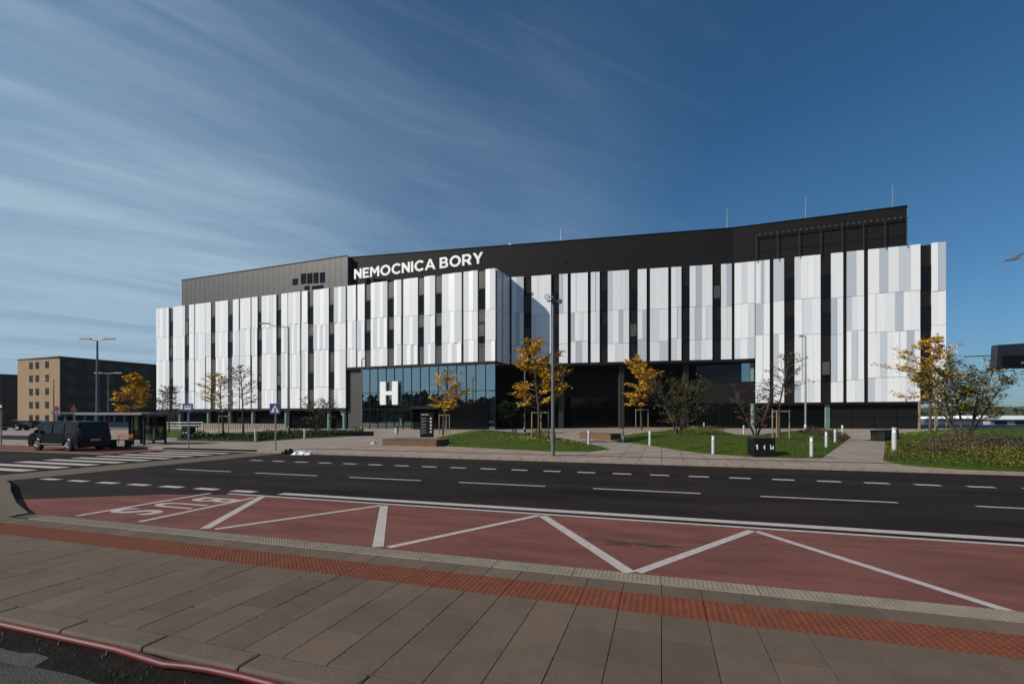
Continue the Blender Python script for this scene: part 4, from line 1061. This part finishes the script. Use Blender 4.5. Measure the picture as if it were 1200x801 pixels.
lamp(338.5, 509, 383, 'street lamp with one long arm to the left before the left facade', (-1,), .09, rise=.35, arm=1.8, hl_=1.0)
lamp(424, 507, 420, 'slim grey lamp post left of the entrance glass', (1,), .09, arm=.05, hl_=.3)
lamp(615, 507, 404, 'slim grey lamp post behind the large orange tree', (1,), .09, arm=.02, hl_=.3)
lamp(944, 507, 394, 'slim pale lamp post near the diagonal path', (-1,), .09, m='steel', arm=.02, hl_=.45)
lamp(63, 505, 444, 'thin distant street lamp before the tan building', (-1,), .08, arm=.8, hl_=.6)
# big front lamp with two spot heads
p = GH(648, 534); H = zat(347, p.y) - p.z
fl = thing('street_lamp', p, 'tallest grey lamp post at the road edge with two small spotlights on top', 'street lamp', 'street lamps')
MB().lathe([(.095, -.1), (.085, 1.0), (.06, H)], 14).build('pole', 'pole', fl, smooth=True)
MB().lathe([(.11, .6), (.11, 1.1)], 12).build('service_box', 'pole', fl, smooth=True)
MB().box(-.28, .28, -.03, .03, H - .25, H - .19).build('crossarm', 'pole', fl)
for s, dz in ((-1, .12), (1, -.1)):
    h_ = MB().tube([(s * .2, .12, H - .12 + dz), (s * .3, -.22, H - .2 + dz)], [.08, .12], 12).build('spotlight', 'black', fl)
    MB().tube([(s * .3, -.22, H - .2 + dz), (s * .302, -.228, H - .202 + dz)], .10, 12).build('lens', 'white', h_)
# lamp reaching in from the right edge
lr = thing('street_lamp', Vector((kx(1290) * 14, 14, gz(kx(1290) * 14, 14) + 0)), 'lamp head on a thin arm reaching in at the upper right edge', 'street lamp', 'street lamps')
Z = 14; xo = kx(1290) * Z
MB().lathe([(.09, 0), (.05, zat(270, Z))], 12).build('pole', 'steel', lr, smooth=True)
MB().tube([(0, 0, zat(272, Z)), (kx(1240) * Z - xo, 0, zat(284, Z)), (kx(1190) * Z - xo, 0, zat(300, Z))], [.03, .025, .02], 8).build('arm', 'steel', lr)
hd = MB(); x0, x1 = kx(1174.5) * Z - xo, kx(1193) * Z - xo
hd.hexa([(x0, -.05, zat(306.5, Z)), (x1, -.09, zat(303.5, Z)), (x1, .09, zat(303.5, Z)), (x0, .05, zat(306.5, Z))], [(x0, -.04, zat(305.2, Z)), (x1, -.06, zat(299.5, Z)), (x1, .06, zat(299.5, Z)), (x0, .04, zat(305.2, Z))])
hd.build('lamp_head', 'steel', lr, bevel=.01)

# dark display box on a post at the right edge
Z = 9.0; xo = kx(1232) * Z
db = thing('display_box', Vector((xo, Z, 0)), 'dark rectangular display box cut by the right edge with a thin rod', 'display')
X0, X1, z0, z1 = kx(1167) * Z - xo, kx(1250) * Z - xo, zat(431, Z), zat(402, Z)
dk = mat('display_dark', (.022, .030, .038), .4)
bx = MB(); bx.hexa([(X0, 0, z0), (X1, 0, z0 + .0), (X1, .12, z0), (X0, .12, z0)], [(X0 + .03, 0, z1 - .03), (X1, 0, z1 + .05), (X1, .12, z1 + .05), (X0 + .03, .12, z1 - .03)]); bx.build('housing', dk, db, bevel=.01)
MB().box(X0 + .12, X1 - .12, -.012, -.001, z0 + .03, z0 + .24).build('screen', 'black', db)
sc_ = MB()
for i in range(5): sc_.box(X0 + .47 + i * .09, X0 + .53 + i * .09, -.018, -.013, z0 + .08, z0 + (.13 if i % 2 else .12))
sc_.build('camera_lens', 'steel', db)
MB().tube([(kx(1135) * Z - xo, .1, zat(417, Z)), (X0 + .02, .1, zat(415.5, Z))], .012, 6).build('rod', 'pole', db)
MB().lathe([(.07, 0), (.06, z0)], 10, (0, .11)).build('post', 'pole', db, smooth=True)

# ------------------------------------------------------------------ signs
def sign_post(px, yb, yt, w, label, kindf, name='road_sign', Z=None, face='blue', rz=0):
    p = GH(px, yb) if Z is None else D(px, Z); H = zat(yt, p.y) - p.z; s = w * p.y / F
    root = thing(name, p, label, 'sign', rz=rz)
    MB().lathe([(.04, -.1), (.04, H - .02)], 10).build('pole', 'steel', root, smooth=True)
    kindf(root, s, H); return root
def square_panel(root, s, H, m='blue', hh=None):
    hh = hh or s
    o = MB().box(-s / 2, s / 2, -.075, -.045, H - hh, H).build('sign_panel', m, root, bevel=.01)
    return o
def ped(root, s, H):
    square_panel(root, s, H, 'blue', s * 1.02); z = H - s * .51; t = s * .40; y = -.08
    MB().hexa([(-t, y, z - t * .8), (t, y, z - t * .8), (0, y, z + t * .95)], [(-t, y + .004, z - t * .8), (t, y + .004, z - t * .8), (0, y + .004, z + t * .95)]).build('triangle', 'white', root)
    b = MB(); y = -.086; q = t
    b.tube([(q * .03, y, z + q * .32), (q * .03, y - .003, z + q * .32)], q * .11, 10)
    b.tube([(0, y, z + q * .2), (0, y, z - q * .2)], q * .08, 6)
    for s2 in (-1, 1): b.tube([(0, y, z - q * .15), (s2 * q * .25, y, z - q * .65)], q * .06, 6); b.tube([(0, y, z + q * .12), (s2 * q * .26, y, z - q * .12)], q * .045, 6)
    b.build('pictogram', 'blue', root)
sign_post(323, 527.5, 472.5, 12.5, 'blue pedestrian crossing sign on a grey post at the zebra crossing', ped)
def bus(root, s, H):
    square_panel(root, s, H, 'blue', s * .8); z = H - s * .4; b = MB()
    b.box(-s * .34, s * .34, -.082, -.077, z - s * .16, z + s * .20); b.tube([(-s * .2, -.082, z - s * .17), (-s * .2, -.077, z - s * .17)], s * .07, 12); b.tube([(s * .2, -.082, z - s * .17), (s * .2, -.077, z - s * .17)], s * .07, 12)
    b.build('pictogram', 'white', root)
    b = MB()
    for i in range(4): b.box(-s * .30 + i * s * .155, -s * .30 + i * s * .155 + s * .11, -.086, -.083, z + s * .02, z + s * .15)
    b.build('pictogram', 'blue', root)
sign_post(221, 524.5, 472.5, 12, 'blue bus sign on a grey post between shelter and crossing', bus)
def roundsign(m1, m2):
    def f(root, s, H):
        b = MB(); b.tube([(0, -.05, H - s / 2), (0, -.08, H - s / 2)], s / 2, 24); b.build('sign_panel', m1, root)
        b = MB(); b.tube([(0, -.081, H - s / 2), (0, -.086, H - s / 2)], s * .37, 24); b.build('sign_face', m2, root)
        if m2 == 'blue': b = MB(); b.hexa([(-s * .3, -.092, H - s * .24), (-s * .22, -.092, H - s * .18), (s * .3, -.092, H - s * .76), (s * .22, -.092, H - s * .82)], [(-s * .3, -.088, H - s * .24), (-s * .22, -.088, H - s * .18), (s * .3, -.088, H - s * .76), (s * .22, -.088, H - s * .82)]); b.build('bar', 'red', root)
    return f
sign_post(67, 510, 475.5, 6.5, 'round blue and red no stopping sign behind the van', roundsign('red', 'blue'))
def tri(root, s, H):
    b = MB(); b.hexa([(-s / 2, -.05, H - s * .86), (s / 2, -.05, H - s * .86), (0, -.05, H)], [(-s / 2, -.08, H - s * .86), (s / 2, -.08, H - s * .86), (0, -.08, H)]); b.build('sign_panel', 'red', root)
    b = MB(); k = .62; c = H - s * .58; b.hexa([(-s / 2 * k, -.087, c - s * .3 * k), (s / 2 * k, -.087, c - s * .3 * k), (0, -.087, c + s * .55 * k)], [(-s / 2 * k, -.082, c - s * .3 * k), (s / 2 * k, -.082, c - s * .3 * k), (0, -.082, c + s * .55 * k)]); b.build('sign_face', 'brown_dark', root)
sign_post(87, 512, 474.5, 7.5, 'red bordered triangular warning sign behind the van', tri)
def small_white(root, s, H): square_panel(root, s, H, 'black', s * 1.3); MB().box(-s * .36, s * .36, -.085, -.078, H - s * .9, H - s * .4).build('sign_face', 'white', root)
sign_post(1.5, 522, 472, 6, 'dark post with small white sign at the left edge', small_white)

# black cube sign with white glyphs
p = GH(896, 535.5); s = p.y / F; cw, chh = 24 * s, 22.5 * s
cu = thing('cube_sign', p, 'black cube sign with three small white symbols on the middle lawn', 'sign', rz=R(-8))
MB().box(-cw / 2, cw / 2, 0, cw * .9, 0, chh).build('housing', 'black', cu, bevel=.03)
b = MB(); zc = chh * .52
b.box(-.36 * cw, -.31 * cw, -.006, -.001, zc - .1, zc + .12); b.box(-.40 * cw, -.361 * cw, -.006, -.001, zc + .04, zc + .1)
b.box(-.02 * cw, .02 * cw, -.006, -.001, zc - .1, zc + .1); b.box(-.06 * cw, -.021 * cw, -.006, -.001, zc - .02, zc + .03)
b.box(.26 * cw, .29 * cw, -.006, -.001, zc - .1, zc + .12); b.box(.291 * cw, .38 * cw, -.006, -.001, zc - .06, zc + .0); b.box(.381 * cw, .41 * cw, -.006, -.001, zc - .1, zc + .08)
b.build('symbol', 'white', cu)
p = GH(218, 514.5); s = p.y / F
cu2 = thing('cube_sign', p, 'small black cube sign with white symbols behind the blue bus sign', 'sign')
MB().box(-5.5 * s, 5.5 * s, 0, 9 * s, 0, 13 * s).build('housing', 'black', cu2, bevel=.03)
b = MB()
for i in (-3, 0, 3): b.box((i - .5) * s, (i + .6) * s, -.006, -.001, 6 * s, 7.6 * s)
b.build('symbol', 'white', cu2)

# seat wall with totem
def wallpiece(name, pa, pb, h, dep, label, cat, m='brick_brown', topm='kerb'):
    a, c = G(*pa), G(*pb); d = Vector((c.x - a.x, c.y - a.y)); L = d.length
    root = thing(name, (a.x, a.y, a.z), label, cat, rz=math.atan2(d.y, d.x))
    dz = c.z - a.z
    w = MB(); n = max(2, int(L / .28)); rows = max(2, int(h / .13)); r_ = random.Random(5)
    w.box(.01, L - .01, .012, dep, -.1, h - .005)
    for j in range(rows):
        for i in range(n):
            x0 = i * L / n + (.5 * L / n if j % 2 else 0); x1 = min(L, x0 + L / n - .012); z0 = j * h / rows; 
            if x0 < L - .05: w.box(x0, x1, -.012 - r_.uniform(0, .015), .011, z0 + .004, z0 + h / rows - .006)
    w.build('wall_body', m, root)
    MB().box(-.03, L + .03, -.04, dep + .03, h, h + .05).build('coping', topm, root, bevel=.01)
    return root, a, c
sw, a, c = wallpiece('seat_wall', (448, 521.5), (511.5, 523), .36, 1.7, 'long brown stone seat wall carrying the black information totem', 'wall')
b_, _, _ = wallpiece('stone_bench', (679, 513.5), (716, 515.3), .42, 1.2, 'brown stone bench beside the path left of the middle lawn', 'bench')
b_, _, _ = wallpiece('planter_wall', (384, 511.3), (438, 510.3), .35, .8, 'dark low planter wall at the right tip of the left lawn', 'wall', m='brown_dark', topm='black')
wallpiece('planter_wall', (1037, 517), (1053, 514.5), .7, .8, 'short black planter wall at the corner of the right lawn', 'wall', m='black', topm='black')
# information totem
q = G(499.5, 519.5); Zt = q.y + .4; s = Zt / F; X = kx(500) * Zt; zb = gz(X, Zt) + .40
tt = thing('information_totem', (X, Zt, zb), 'tall black information totem with white text rows on the seat wall', 'sign')
tw, th_ = 15.5 * s, zat(483.3, Zt) - zb
MB().box(-tw / 2, tw / 2, 0, .22, 0, th_).build('housing', 'black', tt, bevel=.01)
me = text_mesh('NEMOCNICA', .12, .002, .002); me.materials.append(M['white']); o = bpy.data.objects.new('heading', me); col.objects.link(o); o.parent = tt; o.rotation_euler = (R(90), 0, 0); o.location = (-tw * .42, -.006, th_ * .9); o.scale = (.72, 1, 1)
rw = MB(); 
for i in range(6):
    z = th_ * (.76 - i * .115); rw.box(-tw * .42, -tw * .42 + tw * (.42, .5, .38, .46, .4, .5)[i], -.006, -.001, z, z + .035); rw.box(-tw * .42, -tw * .42 + tw * (.3, .25, .35, .2, .3, .25)[i], -.006, -.001, z - .07, z - .045)
rw.build('text_row', mat('grey_text', (.3, .3, .3), .6), tt)
for i in range(5):
    z = th_ * (.74 - i * .135); MB().box(tw * .24, tw * .38, -.008, -.001, z - .02, z + .1).build('symbol', 'white', tt)
# litter bin and rubbish
p = GH(465, 512.5); s = p.y / F
lb = thing('litter_bin', p, 'small grey litter bin on a post left of the totem', 'bin'); MB().lathe([(.04, 0), (.04, .45)], 8).build('post', 'steel', lb); MB().lathe([(.16, .35), (.19, .85)], 14).build('bin_body', 'pale', lb, smooth=True); MB().lathe([(.2, .852), (.12, .93)], 14).build('lid', 'black', lb, smooth=True)
def rag(name, px, py, w, h, m, label, seed, cat):
    p = G(px, py); r_ = random.Random(seed); s = p.y / F; b = MB(); n = 12
    for i in range(n + 1):
        for j in range(7):
            fx, fy = i / n - .5, j / 6 - .5
            z = max(0, (1 - (2 * fx) ** 2) * (1 - (2 * fy) ** 2)) ** .5 * h * s * r_.uniform(.45, 1.1)
            b.v.append((fx * w * s * (1 + r_.uniform(-.1, .1)), fy * .8 + r_.uniform(-.06, .06), z))
    for i in range(n):
        for j in range(6): k = i * 7 + j; b.f.append((k, k + 7, k + 8, k + 1)); b.t.append(.5); b.m.append(0)
    o = b.build(name, m, loc=p + Vector((0, 0, .006))); tag(o, label, cat); return o
rag('crumpled_sheet', 356, 532, 24, 5, 'white', 'crumpled white plastic sheet lying on the kerb near the crossing sign', 3, 'litter')
rag('bin_bag', 338, 531, 13, 6, 'black', 'black crumpled bag beside the white plastic sheet', 4, 'bag')
rag('paper_scrap', 438, 519.5, 5, 3, 'white', 'white paper scrap left of the brown seat wall', 5, 'litter')
# drainage stones at signs
# ------------------------------------------------------------------ bus shelter and bench
p = GH(147, 521); s = p.y / F
bs = thing('bus_shelter', (kx(147) * p.y, p.y, p.z), 'black framed glass bus shelter to the right of the van', 'bus shelter', rz=TH * .6)
hw = 26 * s; Hs = zat(484, p.y) - p.z
for x, y in ((-hw, 0), (hw, 0), (-hw * .35, 1.5), (hw * .35, 1.5), (hw, 1.5), (-hw, 1.5), (hw * .4, 0)): MB().box(x - .05, x + .05, y - .05, y + .05, 0, Hs - .12).build('post', 'black', bs)
MB().box(-hw - 2.2, hw + .15, -.3, 1.7, Hs - .12, Hs).build('roof', 'pole', bs, bevel=.02)
for x0, x1 in ((-hw + .06, -hw * .35 - .06), (-hw * .35 + .06, hw * .35 - .06), (hw * .35 + .06, hw - .06)): MB().box(x0, x1, 1.49, 1.51, .25, Hs - .25).build('glass_wall', 'glass_shelter', bs)
MB().box(hw - .01, hw + .01, .06, 1.44, .25, Hs - .25).build('glass_wall', 'glass_shelter', bs)
MB().box(-hw * .70, -hw * .48, 1.42, 1.47, .9, 2.0).build('poster', mat('poster_green', (.32, .42, .10), .5, c2=(.15, .3, .2), nscale=2), bs)
p2 = G(141, 523); bn = thing('waiting_bench', p2, 'orange slatted bench standing at the bus shelter', 'bench', rz=TH * .6)
for i in range(3): MB().box(-.62, .62, -.2 + i * .15, -.08 + i * .15, .52, .56).build('seat_slat', 'orange', bn)
for x in (-.55, .55): MB().box(x - .03, x + .03, -.18, .22, 0, .519).build('leg', 'black', bn)
for z_ in (.66, .78): MB().box(-.62, .62, .27, .30, z_, z_ + .08).build('backrest', 'orange', bn)
for x in (-.5, .5): MB().box(x - .02, x + .02, .305, .33, .3, .86).build('bracket', 'black', bn)

# ------------------------------------------------------------------ vehicles
body_m = mat('van_paint', (.005, .0055, .008), .25, c2=(.004, .0045, .006), coat=.05, spec=.25)
tyre_m = mat('tyre', (.012, .012, .012), .85)
def vehicle(name, pos, rz, L, W, H, label, cat, van=True, bm=None, sc=1.0):
    root = thing(name, pos, label, cat, rz=rz, sc=sc); bm = bm or body_m
    # profile in (x forward, z); cross-section narrows towards the roof
    if van: top = [(-L / 2, .45), (-L / 2 - .02, .95), (-L / 2 + .03, 1.2), (-L / 2 + .14, H - .12), (-L / 2 + .3, H - .02), (0, H), (L * .18, H - .03), (L * .25, H - .12), (L * .37, 1.22), (L * .46, 1.06), (L * .495, .85), (L / 2, .5)]
    else: top = [(-L / 2, .4), (-L / 2, .85), (-L * .42, 1.0), (-L * .30, H - .08), (-L * .12, H), (L * .05, H - .04), (L * .22, .98), (L * .42, .85), (L * .49, .68), (L / 2, .4)]
    bot = .24
    b = MB(); xs = [t[0] for t in top]; wr = .345
    wc = [-L * .31, L * .31]
    n = len(top)
    def wid(z): return W / 2 * (1.0 if z < 1.05 else 1 - .16 * min(1, (z - 1.05) / .85)) * (.96 if z < .4 else 1)
    # lower outline with wheel arches
    low_ = []
    for x in (wc[0], wc[1]):
        for k in range(9):
            a1 = math.pi - math.pi * k / 8; low_.append((x + (wr + .07) * math.cos(a1), wr + (wr + .07) * math.sin(a1)))
    low_ = [(-L / 2 + .05, bot)] + [(x, max(z, bot)) for x, z in low_] + [(L / 2 - .05, bot)]
    outline = low_ + list(reversed(top))
    for sgn in (-1, 1):
        ring = [(x, sgn * wid(z), z) for x, z in outline]; b.quad(ring if sgn < 0 else ring[::-1])
    k = len(outline)
    for i in range(k):
        j = (i + 1) % k; (x0, z0), (x1, z1) = outline[i], outline[j]
        b.quad([(x0, wid(z0), z0), (x1, wid(z1), z1), (x1, -wid(z1), z1), (x0, -wid(z0), z0)])
    o = b.build('body', bm, root)
    tri_ = o.modifiers.new('t', 'TRIANGULATE'); 
    g1 = mat(name + '_glass', (.004, .004, .005), .08, spec=.3) if name + '_glass' not in MATS else MATS[name + '_glass']
    # side windows following the tumblehome
    zs0, zs1 = (1.12, H - .2) if van else (.98, H - .12)
    wins = ([(-L * .46, -L * .24), (-L * .22, -L * .01), (L * .02, L * .20)] if van else [(-L * .26, -L * .05), (-L * .03, L * .12)])
    for sgn in (-1, 1):
        for i, (x0, x1) in enumerate(wins):
            x1t = x1 if not (van and i == 2) else x1 - .05; x1b = x1 if not (van and i == 2) else x1 + .28
            e = .012
            pts = [(x0, zs0), (x1b, zs0), (x1t, zs1), (x0 + .03, zs1)]
            f_ = [(x, sgn * (wid(z) + e), z) for x, z in pts]; k_ = [(x, sgn * (wid(z) - .004), z) for x, z in pts]
            MB().hexa(k_ if sgn > 0 else f_, f_ if sgn > 0 else k_).build('side_window', g1, root)
        MB().box(-L * .20, L * .30, sgn * (W / 2 + .002) - .012, sgn * (W / 2 + .002) + .012, .42, .47).build('side_trim', 'steel', root)
        dh = MB()
        for x in (-L * .02, L * .05): dh.box(x, x + .16, sgn * (W / 2 + .02) - .018, sgn * (W / 2 + .02) + .018, .98, 1.01)
        dh.build('door_handle', 'black', root)
        mr_ = MB(); mr_.box(L * .25, L * .25 + .12, sgn * (W / 2 + .14) - .1, sgn * (W / 2 + .14) + .1, zs0 + .02, zs0 + .24); mr_.build('wing_mirror', bm, root, bevel=.03)
        MB().box(-L / 2 - .03, -L / 2 + .10, sgn * (W / 2 - .12) - .07, sgn * (W / 2 - .12) + .07 * 1.0, (1.0 if van else .7), (1.45 if van else .9)).build('tail_light', mat('tail_red', (.22, .008, .008), .25) if 'tail_red' not in MATS else MATS['tail_red'], root, bevel=.02)
        MB().box(L / 2 - .16, L / 2 + .0, sgn * (W / 2 - .2) - .15, sgn * (W / 2 - .2) + .15, .68, .86).build('headlight', 'white', root, bevel=.03)
    # windscreen and rear window
    if van: wsn = [((L * .265, H - .16), (L * .362, 1.25)), ((-L / 2 + .125, H - .2), (-L / 2 + .04, 1.22))]
    else: wsn = [((L * .06, H - .07), (L * .205, 1.0)), ((-L * .29, H - .12), (-L * .405, 1.02))]
    for i, ((xa, za), (xb, zb)) in enumerate(wsn):
        d = .015 if i == 0 else -.015
        f_ = [(xb + d, -wid(zb) + .1, zb), (xb + d, wid(zb) - .1, zb), (xa + d, wid(za) - .1, za + .012), (xa + d, -wid(za) + .1, za + .012)]; k_ = [(x - d * 1.5, y, z - .02) for x, y, z in f_]
        MB().hexa(k_, f_).build('windscreen' if i == 0 else 'rear_window', g1, root)
    for x in wc:
        for sgn in (-1, 1):
            w_ = MB(); y0, y1 = sgn * (W / 2 - .22), sgn * (W / 2 + .005)
            w_.tube([(x, y0, wr), (x, y0 + (y1 - y0) * .08, wr), (x, y0 + (y1 - y0) * .92, wr), (x, y1, wr)], [wr - .03, wr, wr, wr - .03], 24)
            t_ = w_.build('wheel', tyre_m, root, smooth=True)
            rm = MB(); rm.tube([(x, y1, wr), (x, y1 + sgn * .012, wr)], [.20, .19], 20)
            for k in range(5):
                a1 = k * 2 * math.pi / 5; rm.tube([(x, y1 + sgn * .02, wr), (x + .19 * math.cos(a1), y1 + sgn * .016, wr + .19 * math.sin(a1))], [.05, .035], 6)
            rm.build('rim', mat('alloy', (.32, .32, .33), .4, .6) if 'alloy' not in MATS else MATS['alloy'], t_)
            ar = MB(); ar.tube([(x + (wr + .09) * math.cos(math.pi * k / 10), sgn * (W / 2 + .004), wr + (wr + .09) * math.sin(math.pi * k / 10)) for k in range(11)], .022, 6); ar.build('wheel_arch', bm, root, smooth=True)
    MB().box(-L / 2 - .07, -L / 2 + .02, -W / 2 + .06, W / 2 - .06, .32, .58).build('bumper', bm, root, bevel=.03)
    MB().box(L / 2 - .05, L / 2 + .06, -W / 2 + .1, W / 2 - .1, .3, .6).build('bumper', bm, root, bevel=.03)
    pl = MB().box(-L / 2 - .082, -L / 2 - .072, -.27, .27, .66 if van else .6, .77 if van else .71).build('number_plate', 'white', root)
    MB().box(-L / 2 - .068, -L / 2 + .0, -.29, .29, .60 if van else .55, .80 if van else .73).build('plate_recess', 'black', root)
    tx = MB()
    for i in range(6): tx.box(-L / 2 - .086, -L / 2 - .083, -.2 + i * .07, -.165 + i * .07, .685 if van else .625, .745 if van else .69)
    tx.build('plate_text', 'black', pl)
    return root
ua = math.atan2(SN, -CS)    # heading +u
uc, vc = 33.1, 18.35
X, Y = xy(uc, vc)
vehicle('parked_van', (X, Y, .004), ua, 4.9, 1.9, 1.93, 'black van with tinted windows and silver wheels parked by the far kerb', 'van', True, sc=.88)
cm = mat('car_blue_grey', (.10, .13, .17), .3, coat=.5)
for i, (px, py, rz, lab, mm) in enumerate(((40, 503.5, .3, 'blue grey car parked before the tan building', cm), (13, 504, .2, 'dark car parked near the left edge before the brown block', body_m))):
    p = GH(px, py); vehicle('parked_car', p, rz + math.pi, 4.3, 1.75, 1.45, lab, 'car', False, mm)
# ------------------------------------------------------------------ railing along the left ground floor
def railing(x0, x1, y, label, n):
    a, c = G(x0, y), G(x1, y); d = Vector((c.x - a.x, c.y - a.y)); L = d.length
    root = thing('railing', a, label, 'railing', rz=math.atan2(d.y, d.x)); dz = c.z - a.z
    r_ = MB()
    for z in (1.05, .65, .3): r_.tube([(0, 0, z), (L, 0, z + dz)], .03, 6)
    r_.build('rail', 'steel', root)
    for i in range(n + 1): MB().tube([(L * i / n, 0, -.1 + dz * i / n), (L * i / n, 0, 1.08 + dz * i / n)], .035, 6).build('post', 'steel', root)
railing(176, 238, 503.2, 'pale horizontal bar railing behind the small left lawn', 12)
hw_ = thing('low_wall', (0, 0, 0), 'pale low slatted wall along the left ground floor', 'wall')
a_, c_ = SL.at(236, 3.0), SL.at(334, 3.0); b = MB(); L = (c_ - a_).length; n = int(L / .5)
for i in range(n):
    p, q = a_ + SL.d * (i * .5 + .06), a_ + SL.d * (i * .5 + .42); b.prism([p, q, q - SL.n * .08, p - SL.n * .08], -.15, .75)
b.build('slat', 'kerb_pale', hw_); b = MB(); b.prism([a_ + SL.n * .03, c_ + SL.n * .03, c_ - SL.n * .12, a_ - SL.n * .12], .752, .82); b.build('coping', 'kerb_pale', hw_)
print('objects', len(bpy.data.objects))

# ------------------------------------------------------------------ air: one closed box of even thin haze
hb_ = MB().box(-2600, 2600, -700, 2500, -2.6, 60)
hz = hb_.build('haze', 'white'); hz['kind'] = 'stuff'; hz['label'] = 'thin even autumn haze in the air over the whole place'; hz['category'] = 'haze'
hm_ = bpy.data.materials.new('air_haze'); hm_.use_nodes = True; t_ = hm_.node_tree; t_.nodes.clear()
pv_ = N(t_, 'ShaderNodeVolumePrincipled', _Density=.00010); pv_.inputs['Color'].default_value = (.80, .88, .96, 1); pv_.inputs['Anisotropy'].default_value = .2
ov_ = N(t_, 'ShaderNodeOutputMaterial'); t_.links.new(pv_.outputs[0], ov_.inputs['Volume'])
hz.data.materials.clear(); hz.data.materials.append(hm_)
